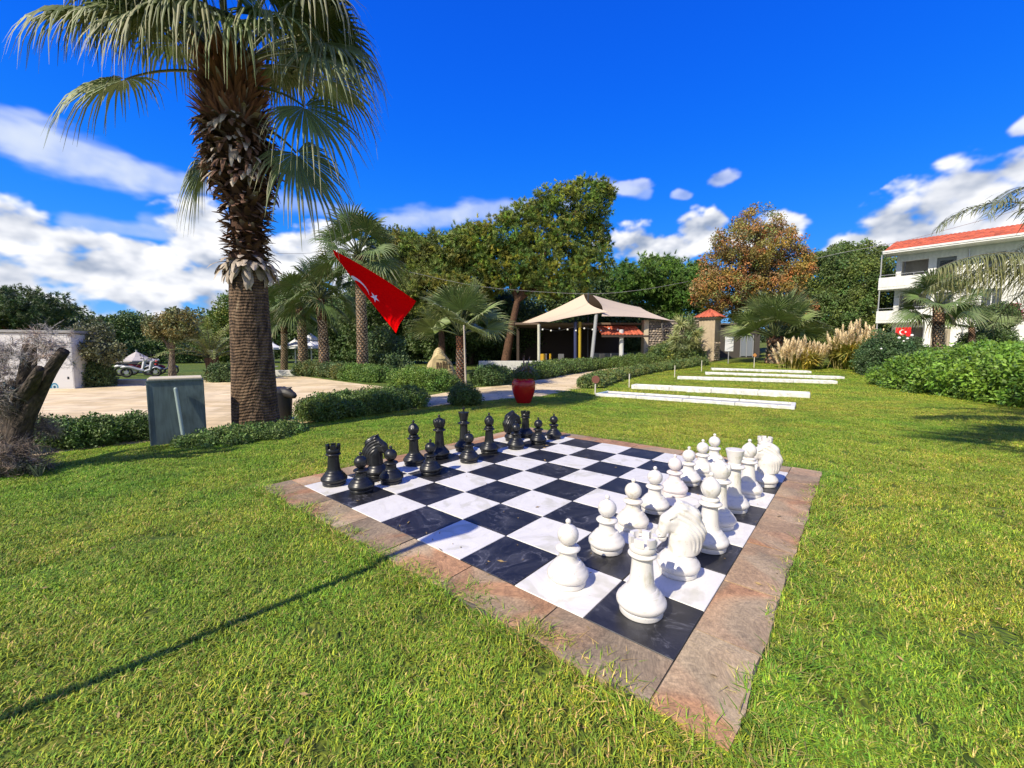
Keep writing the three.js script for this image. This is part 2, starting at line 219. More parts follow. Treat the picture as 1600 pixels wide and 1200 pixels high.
// ---------------------------------------------------------------- chessboard: 64 tiles in a border of stone slabs
{
  const board = thing('chessboard', 'giant chessboard of black and white stone tiles framed by brownish slabs set in the lawn', 'chessboard', bd(0, 0, 0), -BA);
  // local axes: x along the first edge (u), -z along v, metres
  const whiteT = [0, 1].map((s) => tex(512, 512, (u, v) => { const n = tn(u, v, 6, 3 + s * 7, 5), w = tn(u, v, 3, 6 + s * 3, 4), vein = Math.pow(1 - Math.min(1, Math.abs(w + 0.25 * n) * 9), 3), f = tn(u, v, 60, s + 2, 3), stain = sstep(0.1, 0.34, tn(u, v, 5, 31 + s, 4)); const b = 0.905 + 0.05 * n + 0.035 * f - 0.035 * vein - 0.07 * stain; const dot = f > 0.44 ? 0.12 : 0; return [b - dot, b - 0.006 - dot, b * lerp(0.985, 0.95, stain) - dot]; }));
  const blackT = [0, 1].map((s) => tex(512, 512, (u, v) => { const q = tn(u, v, 3, 13 + s, 3), n = tn(u + q * 0.18, v + q * 0.14, 9, 5 + s * 3, 5), sc = Math.pow(1 - Math.min(1, Math.abs(n) * 6), 4) * sstep(-0.12, 0.3, tn(u, v, 3, 23 + s, 3)), f = tn(u, v, 70, s, 3), du = sstep(0.02, 0.4, tn(u, v, 4, 17 + s, 5)); const b = 0.150 + 0.07 * n + 0.06 * f + 0.22 * sc + 0.085 * du; return [b, b * 1.0, b * 1.04]; }));
  const wm = whiteT.map((t) => mat([0.93, 0.92, 0.88], 0.42, { map: t })), bm = blackT.map((t) => mat([0.95, 0.95, 0.97], 0.40, { map: t }));
  const geos = [0, 1, 2, 3, 4].map((k) => { const g = bx(SQ - 0.006, 0.03, SQ - 0.006, 0, -0.015, 0, 0.003, k * 0.37, k * 0.61); const u = g.attributes.uv; for (let i = 0; i < u.count; i++) u.setXY(i, u.getX(i) * 1.1 + k * 0.2, u.getY(i) * 1.1); return g; }), r = rng(4);
  for (let i = 0; i < 8; i++) for (let j = 0; j < 8; j++) {
    const dark = (i + j) % 2, m = part(dark ? 'black_tile' : 'white_tile', geos[Math.floor(r() * 5)], (dark ? bm : wm)[Math.floor(r() * 2)], board);
    m.position.set((i + 0.5) * SQ, (r() - 0.5) * 0.0012, -(j + 0.5) * SQ); m.rotation.y = Math.floor(r() * 4) * Math.PI / 2; m.rotation.x = (r() - 0.5) * 0.002;
  }
  part('mortar_bed', bx(8 * SQ + 0.62, 0.05, 8 * SQ + 0.62, 4 * SQ, -0.034, -4 * SQ, 0.004), mat([0.09, 0.08, 0.07], 0.95), board);
  // border slabs: rough quarried outer edge
  const slabT = [0, 1, 2].map((s) => tex(512, 512, (u, v) => {
    // cleft quartzite: bent layers, rusty and grey-green bands, fine grit
    const w = tn(u, v, 2, 40 + s, 3), w2 = tn(u, v, 5, 45 + s, 3), ly = tn(u + w * 0.25, (v + w * 0.22 + w2 * 0.05) * 1, 3, 50 + s, 2), st = tn(u * 0.5 + w * 0.1, v + w * 0.22 + w2 * 0.06, 40, 60 + s, 3), f = tn(u, v, 150, 70 + s, 2), sp = tn(u, v, 60, 75 + s, 2);
    const rust = sstep(0.02, 0.22, ly + (s === 1 ? 0.08 : -0.02)), grey = sstep(0.02, 0.25, -ly + (s === 2 ? 0.07 : -0.01)), edge = Math.pow(1 - Math.min(1, Math.abs(st + ly * 0.6) * 9), 2);
    let c = [0.69, 0.60, 0.50]; c = c.map((x, i) => lerp(x, [0.70, 0.49, 0.35][i], rust * 0.48)); c = c.map((x, i) => lerp(x, [0.645, 0.60, 0.52][i], grey * 0.8));
    const b = 1 + 0.16 * st + 0.26 * f + 0.22 * sp + 0.30 * w + 0.22 * w2 - 0.12 * edge; return c.map((x) => x * b);
  }));
  const slabB = tex(512, 512, (u, v) => { const w = tn(u, v, 2, 40, 3), b = 0.5 + tn(u * 0.5 + w * 0.1, v + w * 0.22, 40, 60, 3) * 0.35 + tn(u, v, 10, 44, 5) * 0.7; return [b, b, b]; }, false);
  const sm = slabT.flatMap((t) => [[1.0, 0.93, 0.80], [0.86, 0.79, 0.70], [0.95, 0.84, 0.73]].map((c) => mat(c, 0.72, { map: t, bumpMap: slabB, bumpScale: 0.006 }))), rs = rng(15);
  // a slab from a to b along a side, w deep, in its own frame: x along, z outwards (inner edge at z = 0)
  function slab(len, wid, rough, endRough) {
    const n = Math.max(6, Math.round(len / 0.045)), t = new Tri(), g = 0.005, o = rs() * 9, pts = [];
    pts.push([g, 0.004]);
    const outer = []; for (let i = 0; i <= n; i++) { const x = lerp(g, len - g, i / n); outer.push([x, wid - (0.010 + 0.5 * fbm(x * 5 + o, 1.7, o, 4) * 0.07 + rs() * 0.008) * rough]); }
    const inner = outer.map(([x]) => [x, 0.003]); if (endRough) for (const [i, p] of outer.entries()) { const e = i / n; if (endRough > 0) p[0] = Math.min(p[0], len - 0.02 * rs() - 0.012); else p[0] = Math.max(p[0], 0.012 + 0.02 * rs()); void e; }
    const c = [1, 1, 1], P = (q, y) => V3(q[0], y, q[1]), y1 = 0, y0 = -0.055;
    for (let i = 0; i < n; i++) { const mid = (k) => [lerp(inner[k][0], outer[k][0], 0.5), lerp(inner[k][1], outer[k][1], 0.5)]; t.quad(P(inner[i], y1), P(outer[i], y1 - 0.002), P(outer[i + 1], y1 - 0.002), P(inner[i + 1], y1), c); const d = [outer[i][0], outer[i][1] + 0.006 * rs()], e = [outer[i + 1][0], outer[i + 1][1] + 0.006 * rs()]; t.quad(P(outer[i], y1 - 0.002), P(d, y0), P(e, y0), P(outer[i + 1], y1 - 0.002), c); t.quad(P(inner[i + 1], y1), P(inner[i + 1], y0), P(inner[i], y0), P(inner[i], y1), c); void mid; }
    t.quad(P(inner[0], y1), P(inner[0], y0), P(outer[0], y0), P(outer[0], y1 - 0.002), c); t.quad(P(outer[n], y1 - 0.002), P(outer[n], y0), P(inner[n], y0), P(inner[n], y1), c);
    const ge = t.geo(false), p = ge.attributes.position, uo = rs() * 5, vo = rs() * 5, sw = rs() < 0.5; for (let i = 0; i < p.count; i++) { const a = p.getX(i) * 0.9 + uo, b = (p.getZ(i) + p.getY(i)) * 0.9 + vo; ge.attributes.uv.setXY(i, sw ? a : b, sw ? b : a); }
    return ge;
  }
  const B = 0.64 * SQ, E = 8 * SQ;
  function side(cuts, place, turn, rough) { for (let i = 0; i < cuts.length - 1; i++) { const len = (cuts[i + 1] - cuts[i]) * SQ, m = part('border_slab', slab(len, B, rough), sm[Math.floor(rs() * 9)], board); const [x, z] = place(cuts[i] * SQ); m.position.set(x, (rs() - 0.5) * 0.004 - 0.001, z); m.rotation.y = turn; } }
  side([-0.64, 1.28, 2.65, 3.95, 5.25, 6.67, 8], (s) => [s, 0], 0, 1.3);                                    // front edge
  side([-0.64, 0.62, 1.85, 3.25, 4.55, 5.95, 7.2, 8.64], (s) => [E, -s], Math.PI / 2, 0.8);                 // right edge
  side([0, 1.3, 2.6, 4, 5.3, 6.7, 8], (s) => [E - s, -E], Math.PI, 0.6);                                    // far edge
  side([0, 1.3, 2.7, 4, 5.4, 6.8, 8.64], (s) => [0, -8.64 * SQ + s], -Math.PI / 2, 0.6);                   // far left edge
}

// ---------------------------------------------------------------- chess pieces
{
  const dirt = tex(512, 512, (u, v) => { const n = tn(u, v, 5, 81, 4), f = tn(u, v, 80, 82, 2), st = sstep(0.12, 0.36, tn(u, v, 7, 83, 4)); const d = f > 0.36 ? 0.28 : 0, b = 0.95 + 0.07 * n - 0.09 * st - d; return [b, b * 0.992, b * lerp(0.985, 0.94, st)]; });
  const dust = tex(512, 512, (u, v) => { const n = tn(u, v, 6, 91, 5), f = tn(u, v, 60, 92, 3), b = 0.80 + 0.5 * n + 0.3 * f; return [b, b, b]; });
  const white = mat([0.78, 0.765, 0.73], 0.42, { map: dirt }), cream = mat([0.80, 0.765, 0.69], 0.45, { map: dirt }), pinkish = mat([0.80, 0.74, 0.73], 0.45, { map: dirt });
  const black = mat([0.017, 0.019, 0.022], 0.36, { map: dust });
  const lathe = (pr, n = 44) => new THREE.LatheGeometry(pr.map(([r, y]) => new THREE.Vector2(r, y)), n);
  const ball = (r, y, ry = r) => { const a = []; for (let i = 0; i <= 14; i++) { const t = -Math.PI / 2 + Math.PI * i / 14; a.push([Math.max(Math.cos(t) * r, 0.0004), y + Math.sin(t) * ry]); } return a; };
  const base = (k = 1) => lathe([[0.0005, 0], [0.112, 0], [0.116, 0.004], [0.117, 0.026], [0.1165, 0.032], [0.1115, 0.034], [0.1115, 0.037], [0.121, 0.040], [0.128, 0.048], [0.133, 0.060], [0.133, 0.072], [0.128, 0.084], [0.120, 0.093], [0.116, 0.098], [0.112, 0.106], [0.104, 0.116], [0.097, 0.121], [0.094, 0.126], [0.090, 0.134], [0.082, 0.141], [0.078, 0.146], [0.0005, 0.148]].map(([r, y]) => [r * k, y]));
  const finial = (y) => lathe([[0.020, y], [0.011, y + 0.006], [0.010, y + 0.010], ...ball(0.0175, y + 0.024).slice(3)], 20);
  const collar = (y, r, r0) => [[r0, y - 0.016], [r0 + 0.004, y - 0.014], [r * 0.93, y - 0.008], [r, y - 0.002], [r, y + 0.004], [r * 0.93, y + 0.010], [r0 * 0.98, y + 0.018]];
  const shared = {
    base: base(), base2: base(1.04),
    pawnStem: lathe([[0.079, 0.140], [0.070, 0.148], [0.064, 0.154], [0.059, 0.168], [0.056, 0.186], [0.057, 0.202], ...collar(0.226, 0.079, 0.060), [0.0005, 0.250]]), pawnHead: lathe([...ball(0.068, 0.315, 0.067)], 36), pawnFin: finial(0.377),
    rookStem: lathe([[0.083, 0.140], [0.080, 0.150], [0.074, 0.156], [0.069, 0.175], [0.062, 0.240], [0.058, 0.300], [0.058, 0.318], ...collar(0.338, 0.080, 0.060), [0.0005, 0.358]]),
    bishopStem: lathe([[0.083, 0.140], [0.078, 0.152], [0.070, 0.158], [0.064, 0.200], [0.056, 0.290], [0.054, 0.318], ...collar(0.342, 0.082, 0.056), [0.056, 0.364], [0.064, 0.372], [0.060, 0.384], [0.044, 0.392], [0.0005, 0.394]]),
    bishopFin: finial(0.538),
    queenStem: lathe([[0.083, 0.140], [0.078, 0.152], [0.070, 0.158], [0.064, 0.200], [0.055, 0.330], [0.054, 0.360], ...collar(0.386, 0.088, 0.056), [0.058, 0.408], [0.062, 0.416], [0.0005, 0.420]]),
    kingStem: lathe([[0.083, 0.140], [0.078, 0.152], [0.070, 0.158], [0.064, 0.200], [0.056, 0.330], [0.055, 0.382], ...collar(0.408, 0.090, 0.058), [0.056, 0.430], [0.052, 0.446], [0.0005, 0.450]]),
    kingCup: lathe([[0.050, 0.444], [0.054, 0.455], [0.060, 0.480], [0.068, 0.520], [0.078, 0.560], [0.080, 0.566], [0.077, 0.570], [0.064, 0.571], [0.060, 0.566], [0.030, 0.572], [0.0005, 0.576]]),
    kingCross: merge([bx(0.022, 0.085, 0.020, 0, 0.612, 0, 0.005), bx(0.062, 0.022, 0.018, 0, 0.622, 0, 0.005)]),
    queenFin: finial(0.556),
  };
  {   // rook top: ring of merlons around a sunken deck
    const gs = [lathe([[0.060, 0.350], [0.072, 0.362], [0.075, 0.372], [0.075, 0.405], [0.056, 0.406], [0.055, 0.396], [0.0005, 0.396]])];
    for (let k = 0; k < 6; k++) { const a0 = k / 6 * TAU, n = 6, t = new Tri(), c = [1, 1, 1], P = (r, a, y) => V3(Math.cos(a) * r, y, Math.sin(a) * r); for (let i = 0; i < n; i++) { const a = a0 + i / n * 0.72, b = a0 + (i + 1) / n * 0.72, lo = 0.400, hi = 0.446; t.quad(P(0.0785, b, lo), P(0.0785, a, lo), P(0.0785, a, hi), P(0.0785, b, hi), c); t.quad(P(0.055, a, lo), P(0.055, b, lo), P(0.055, b, hi), P(0.055, a, hi), c); t.quad(P(0.0785, b, hi), P(0.0785, a, hi), P(0.055, a, hi), P(0.055, b, hi), c); } for (const [a, s] of [[a0, 1], [a0 + 0.72, -1]]) { const q = [P(0.055, a, 0.4), P(0.0785, a, 0.4), P(0.0785, a, 0.446), P(0.055, a, 0.446)]; s > 0 ? t.quad(...q, c) : t.quad(...q.reverse(), c); } gs.push(t.geo(false)); }
    shared.rookTop = merge(gs);
  }
  {   // bishop head: mitre with a slanted cut
    const g = new THREE.LatheGeometry(ball(0.070, 0.462, 0.082).map(([r, y]) => new THREE.Vector2(r * (y > 0.462 ? 1 - 0.35 * Math.pow((y - 0.462) / 0.082, 2) : 1), y)), 64), p = g.attributes.position;
    for (let i = 0; i < p.count; i++) { const x = p.getX(i), y = p.getY(i), z = p.getZ(i), d = Math.abs((x - 0.030) * 0.78 - (y - 0.478) * 0.62); if (d < 0.008 && x > -0.012) { const r = Math.hypot(x, z); p.setX(i, x * 0.80); p.setZ(i, z * 0.80); void r; } }
    g.computeVertexNormals(); shared.bishopHead = g;
  }
  {   // queen crown: bulging bowl with a scalloped rim
    const g = new THREE.LatheGeometry([[0.046, 0.412], [0.060, 0.420], [0.074, 0.440], [0.083, 0.468], [0.085, 0.495], [0.084, 0.515], [0.081, 0.530], [0.073, 0.534], [0.066, 0.524], [0.050, 0.536], [0.028, 0.552], [0.014, 0.558], [0.0005, 0.559]].map(([r, y]) => new THREE.Vector2(r, y)), 72), p = g.attributes.position;
    for (let i = 0; i < p.count; i++) { const x = p.getX(i), y = p.getY(i), z = p.getZ(i), a = Math.atan2(z, x), r = Math.hypot(x, z); if (y > 0.505 && r > 0.06) { const w = Math.abs(Math.sin(a * 4.5)); p.setY(i, y - (1 - w) * 0.020); } if (y > 0.43 && r > 0.06) { const w = 1 - 0.045 * (1 - Math.abs(Math.sin(a * 4.5))) * sstep(0.43, 0.5, y); p.setX(i, x * w); p.setZ(i, z * w); } }
    g.computeVertexNormals(); shared.queenCrown = g;
  }
  {   // horse head carved from a distance field: x forward, y up
    const N = 72, mc = new MarchingCubes(N, new THREE.MeshBasicMaterial(), false, false, 120000); mc.isolation = 0;
    const cx = -0.015, cy = 0.325, half = 0.205, f = mc.field;
    const cap = (x, y, z, ax, ay, ar, bxx, by, br, fz = 1, oz = 0) => { const vx = bxx - ax, vy = by - ay, t = clamp(((x - ax) * vx + (y - ay) * vy) / (vx * vx + vy * vy)); return Math.hypot(x - ax - vx * t, y - ay - vy * t, (z - oz) * fz) - lerp(ar, br, t); };
    const smin = (a, b, k) => { const h = clamp(0.5 + 0.5 * (b - a) / k); return lerp(b, a, h) - k * h * (1 - h); };
    for (let k = 0; k < N; k++) for (let j = 0; j < N; j++) for (let i = 0; i < N; i++) {
      const x = (i / N * 2 - 1) * half + cx, y = (j / N * 2 - 1) * half + cy, z = (k / N * 2 - 1) * half, az = Math.abs(z);
      let d = cap(x, y, z, -0.030, 0.150, 0.098, -0.040, 0.270, 0.098, 1.12);
      d = smin(d, cap(x, y, z, -0.040, 0.270, 0.098, -0.012, 0.392, 0.066, 1.2), 0.03);
      d = smin(d, cap(x, y, z, 0.000, 0.418, 0.052, 0.082, 0.362, 0.050, 1.22), 0.020);
      d = smin(d, cap(x, y, z, 0.085, 0.356, 0.049, 0.126, 0.276, 0.034, 1.1), 0.016);
      d = smin(d, cap(x, y, z, 0.130, 0.268, 0.030, 0.118, 0.246, 0.028, 1.05), 0.012);
      d = smin(d, cap(x, y, z, 0.046, 0.352, 0.058, 0.050, 0.330, 0.054, 1.18), 0.014);                        // cheek
      d = smin(d, cap(x, y, az, -0.008, 0.446, 0.020, 0.008, 0.492, 0.006, 1, 0.028), 0.010);                  // ears
      d = smin(d, cap(x, y, az, 0.052, 0.405, 0.013, 0.080, 0.388, 0.011, 1, 0.036), 0.008);                   // brow
      // mane: a flowing mass down the back with grooves
      let m = cap(x, y, z, -0.025, 0.438, 0.044, -0.080, 0.392, 0.054, 1.0); m = smin(m, cap(x, y, z, -0.080, 0.392, 0.054, -0.108, 0.285, 0.064, 0.92), 0.03); m = smin(m, cap(x, y, z, -0.108, 0.285, 0.064, -0.098, 0.190, 0.058, 0.9), 0.03); d = smin(d, m, 0.030);
      const rr = Math.hypot(x - 0.075, (y - 0.185) * 0.92), back = sstep(0.035, -0.03, x - 0.30 * (y - 0.30)) * sstep(0.155, 0.20, y);
      d += back * sstep(0.085, 0.14, rr) * (0.0030 * Math.sin(rr * 215 + 0.9 * Math.sin(y * 24 + z * 20)) + 0.0010 * Math.sin(rr * 460 + y * 20));
      d = Math.max(d, 0.142 - y);
      { const ex = x - 0.078, ey = y - 0.376, ez = az - 0.042; d = Math.max(d, 0.009 - Math.hypot(ex, ey, ez)); }   // eye socket
      { const ex = x - 0.148, ey = y - 0.272, ez = az - 0.022; d = Math.max(d, 0.007 - Math.hypot(ex, ey, ez)); }   // nostril
      { const e = Math.abs((x - 0.085) * 0.9 + (y - 0.262) * 0.42); if (x > 0.11 && y < 0.275) d = Math.max(d, 0.004 - Math.abs(y - 0.256 + (x - 0.12) * 0.2)); void e; }
      f[i + j * N + k * N * N] = -d * 40;
    }
    mc.update(); const n = mc.count, g = new THREE.BufferGeometry(), P = new Float32Array(n * 3), U = new Float32Array(n * 2);
    for (let i = 0; i < n; i++) { P[i * 3] = mc.positionArray[i * 3] * half + cx; P[i * 3 + 1] = mc.positionArray[i * 3 + 1] * half + cy; P[i * 3 + 2] = mc.positionArray[i * 3 + 2] * half; U[i * 2] = P[i * 3] * 3 + P[i * 3 + 2]; U[i * 2 + 1] = P[i * 3 + 1] * 3; }
    g.setAttribute('position', new THREE.BufferAttribute(P, 3)); g.setAttribute('normal', new THREE.BufferAttribute(mc.normalArray.slice(0, n * 3), 3)); g.setAttribute('uv', new THREE.BufferAttribute(U, 2));
    shared.horse = g;
  }
  const kinds = {
    pawn: [['base', 'base'], ['stem', 'pawnStem'], ['head', 'pawnHead'], ['finial', 'pawnFin']],
    rook: [['base', 'base2'], ['stem', 'rookStem'], ['battlement', 'rookTop']],
    bishop: [['base', 'base2'], ['stem', 'bishopStem'], ['mitre', 'bishopHead'], ['finial', 'bishopFin']],
    queen: [['base', 'base2'], ['stem', 'queenStem'], ['crown', 'queenCrown'], ['finial', 'queenFin']],
    king: [['base', 'base2'], ['stem', 'kingStem'], ['crown', 'kingCup']],
    knight: [['base', 'base2'], ['horse_head', 'horse']],
  };
  const rp = rng(8);
  function piece(kind, u, v, m, turn, label, group, cross) {
    const col = m === black ? 'black' : 'white', o = thing(`${col}_${kind}`, label, 'chess piece', bd(u, v, 0.0012), turn, group);
    for (const [n, g] of kinds[kind]) part(n, shared[g], m, o);
    if (cross) part('cross', shared.kingCross, m, o);
    return o;
  }
  const toBlack = Math.PI - BA, toWhite = -BA, G = (c) => `${c} giant chess pieces`;
  // white side
  const WP = [[6.48, 0.50, white, 'rook on the black corner tile'], [6.45, 1.62, white, 'knight on the queen side'], [6.42, 2.60, cream, 'bishop beside the queen'], [6.42, 3.55, white, 'queen'], [6.40, 4.68, pinkish, 'king'], [6.40, 5.57, white, 'bishop beside the king'], [6.42, 6.55, white, 'knight on the side of the king'], [6.45, 7.45, white, 'rook on the white corner tile']];
  for (const [u, v, m, n] of WP) piece('pawn', u, v, m, rp() * 6, `white pawn standing in front of the white ${n}`, G('white'));
  piece('rook', 7.44, 0.54, white, 0.3, 'white rook on the black corner tile of the board', G('white'));
  piece('knight', 7.48, 1.66, white, Math.PI + 0.12, 'white knight with carved mane beside the rook on the black corner tile', G('white'));
  piece('bishop', 7.60, 2.66, white, toBlack - 0.9, 'white bishop with round mitre standing between knight and white queen', G('white'));
  piece('queen', 7.50, 3.60, white, 0.2, 'white queen with bulging scalloped crown beside the white king', G('white'));
  piece('king', 7.52, 4.54, white, 0, 'white king with flared flat crown, its cross missing', G('white'));
  piece('bishop', 7.56, 5.62, white, toBlack, 'white bishop standing beside the white king', G('white'));
  piece('knight', 7.70, 6.55, white, Math.PI - 0.1, 'white knight beside the rook on the white corner tile', G('white'));
  piece('rook', 7.55, 7.50, white, 0.5, 'white rook on the white corner tile behind the knight', G('white'));
  // black side
  const BP = [[1.31, 0.62, 'rook on the white corner tile'], [1.29, 1.36, 'knight beside that corner rook'], [1.43, 2.36, 'bishop beside the queen'], [1.37, 3.69, 'queen'], [1.38, 5.64, 'gap beside the advanced black bishop'], [1.50, 6.60, 'knight on the side of the king'], [1.45, 7.54, 'rook at the far corner']];
  for (const [u, v, n] of BP) piece('pawn', u, v, black, rp() * 6, `black pawn standing in front of the black ${n}`.replace('the black gap', 'the gap'), G('black'));
  piece('rook', 0.42, 0.48, black, 0.2, 'black rook on the white corner tile by the slabs', G('black'));
  piece('knight', 0.62, 1.43, black, toWhite + 0.5, 'black knight behind two pawns next to the rook on the white corner tile', G('black'));
  piece('bishop', 0.47, 2.59, black, toWhite - 0.3, 'black bishop standing beside the black queen', G('black'));
  piece('queen', 0.45, 3.46, black, 0, 'black queen with rounded crown beside the black king', G('black'));
  piece('king', 0.36, 4.46, black, 0.75, 'black king with flared crown and cross, tallest black piece', G('black'), true);
  piece('bishop', 1.10, 4.76, black, toWhite, 'black bishop moved forward beside the black king', G('black'));
  piece('knight', 0.60, 6.42, black, toWhite + 1.2, 'black knight next to the rook at the far corner', G('black'));
  piece('rook', 0.59, 7.10, black, 0, 'black rook at the far corner behind the knight', G('black'));
}

// ---------------------------------------------------------------- plants
const barkT = tex(256, 512, (u, v) => { const n = tn(u, v, 14, 101, 4), m = tn(u, v * 0.3, 30, 102, 3), b = 0.72 + 0.5 * n + 0.5 * m; return [b, b * 0.96, b * 0.9]; }), barkB = tex(256, 512, (u, v) => { const b = 0.5 + tn(u, v * 0.3, 24, 103, 4) * 1.2; return [b, b, b]; }, false);
const bark = (c) => mat(c, 0.92, { map: barkT, bumpMap: barkB, bumpScale: 0.02 });
const barkGrey = bark([0.17, 0.13, 0.10]), barkRed = bark([0.20, 0.11, 0.07]), barkPale = bark([0.36, 0.31, 0.25]), barkDark = bark([0.10, 0.08, 0.068]);
const frondM = new THREE.MeshPhysicalMaterial({ color: 0xffffff, vertexColors: true, roughness: 0.62, side: THREE.DoubleSide, transmission: 0.25, thickness: 0 });
const leafM = new THREE.MeshPhysicalMaterial({ color: 0xffffff, roughness: 0.6, side: THREE.DoubleSide, transmission: 0.25, thickness: 0 });
const mix3 = (a, b, t) => [lerp(a[0], b[0], t), lerp(a[1], b[1], t), lerp(a[2], b[2], t)], mul3 = (a, k) => [a[0] * k, a[1] * k, a[2] * k];

// fan frond: x outwards, y up; a petiole and a pleated blade whose tips split and hang
function fanFrond({ roll = 0, pet = 1.3, R = 1.1, n = 34, spread = 2.1, incl = 0.5, bend = 0.5, droop = 0.35, hang = 0.5, cup = 0.2, seed = 1, col = [0.075, 0.125, 0.03], tip = [0.30, 0.27, 0.13], stem = [0.10, 0.13, 0.03], pr = 0.026, st = 6, dry = 0.5 }) {
  const r = rng(seed), t = new Tri(); let a = incl, x = 0, y = 0; const pp = [V3(0, 0, 0)];
  for (let i = 0; i < 8; i++) { a -= bend / 8; x += Math.cos(a) * pet / 8; y += Math.sin(a) * pet / 8; pp.push(V3(x, y, 0)); }
  const pg = paint(tube(pp, pp.map((_, i) => lerp(pr, pr * 0.55, i / 8)), 5).toNonIndexed(), stem);
  const T = V3(Math.cos(a), Math.sin(a), 0), N0 = V3(-Math.sin(a), Math.cos(a), 0), S = V3(0, 0, Math.cos(roll)).addScaledVector(N0, Math.sin(roll)), N = N0.clone().multiplyScalar(Math.cos(roll)).add(V3(0, 0, -Math.sin(roll))), h = V3(x, y, 0), Q = st > 4 ? [0.05, 0.28, 0.48, 0.66, 0.84, 1] : [0.05, 0.4, 0.7, 1], shade = 0.8 + r() * 0.4;
  for (let k = 0; k < n; k++) {
    const ph = -spread + 2 * spread * (k + 0.5) / n + (r() - 0.5) * 0.03, L = R * (0.70 + 0.30 * Math.cos(ph * 0.75)) * (0.9 + 0.2 * r()), hg = hang * (0.5 + r()), c0 = mul3(col, shade * (0.75 + 0.5 * r())), tw = (r() - 0.5) * 0.12;
    const D = T.clone().multiplyScalar(Math.cos(ph)).addScaledVector(S, Math.sin(ph)), A = T.clone().multiplyScalar(-Math.sin(ph)).addScaledVector(S, Math.cos(ph)); let prev = null;
    const dr = r() < dry ? 0.4 + 0.6 * r() : 0.15;
    for (const q of Q) {
      const e = clamp((q - 0.5) / 0.5), p = h.clone().addScaledVector(D, L * (q - 0.32 * hg * e * e)).addScaledVector(N, cup * Math.abs(Math.sin(ph)) * L * q).addScaledVector(A, tw * L * e);
      p.y -= droop * L * q * q + hg * 0.75 * L * Math.pow(e, 1.7);
      const w = (q < 0.5 ? 2.1 * L * q * Math.tan(spread / n) : lerp(2.1 * L * 0.5 * Math.tan(spread / n), 0.004, Math.pow(e, 0.8))) * 1.02;
      const l = p.clone().addScaledVector(A, -w / 2), m = p.clone().addScaledVector(N, w * 0.28), rr = p.clone().addScaledVector(A, w / 2), c = mix3(c0, tip, sstep(0.55, 1, q) * dr);
      if (prev) { t.quad(prev[0], prev[1], m, l, c); t.quad(prev[1], prev[2], rr, m, c); }
      prev = [l, m, rr];
    }
  }
  return merge([t.geo(), pg]);
}
// feather frond: arching rachis with hanging leaflets
function featherFrond({ len = 3, n = 46, incl = 0.7, bend = 1.5, leaf = 0.5, hang = 0.6, seed = 1, col = [0.08, 0.12, 0.045], tip = [0.2, 0.2, 0.09], w = 0.022, vee = 0.4 }) {
  const r = rng(seed), t = new Tri(); let a = incl; const pp = [V3()];
  for (let i = 0; i < 20; i++) { a -= bend / 20 * (0.5 + i / 20); pp.push(pp[i].clone().add(V3(Math.cos(a) * len / 20, Math.sin(a) * len / 20, 0))); }
  const cv = new THREE.CatmullRomCurve3(pp);
  for (let k = 0; k < n; k++) for (const s of [-1, 1]) {
    const q = 0.12 + 0.88 * (k + r() * 0.6) / n, p = cv.getPoint(Math.min(q, 1)), T = cv.getTangent(Math.min(q, 1)), l = leaf * Math.sin(Math.PI * (0.18 + 0.72 * q)) * (0.55 + 0.6 * r()), N = V3(-T.y, T.x, 0), c = mul3(col, 0.7 + 0.6 * r());
    const D = T.clone().multiplyScalar(0.35 + 0.55 * r()).addScaledVector(V3(0, 0, s), 0.75).addScaledVector(N, vee * (0.3 + 1.0 * r())).normalize(), hj = hang * (0.6 + 0.7 * r()); let prev = null;
    for (const e of [0, 0.35, 0.7, 1]) { const m = p.clone().addScaledVector(D, l * (e - 0.25 * hj * e * e)); m.y -= hj * l * e * e; const ww = w * (e === 0 ? 0.6 : e === 1 ? 0.1 : 1), A = T.clone().multiplyScalar(ww / 2), a0 = m.clone().sub(A), b0 = m.clone().add(A); if (prev) t.quad(prev[0], prev[1], b0, a0, mix3(c, tip, e * e * 0.7)); prev = [a0, b0]; }
  }
  return merge([t.geo(), paint(tube(pp, pp.map((_, i) => lerp(0.024, 0.005, i / 20)), 5).toNonIndexed(), [0.16, 0.15, 0.06])]);
}
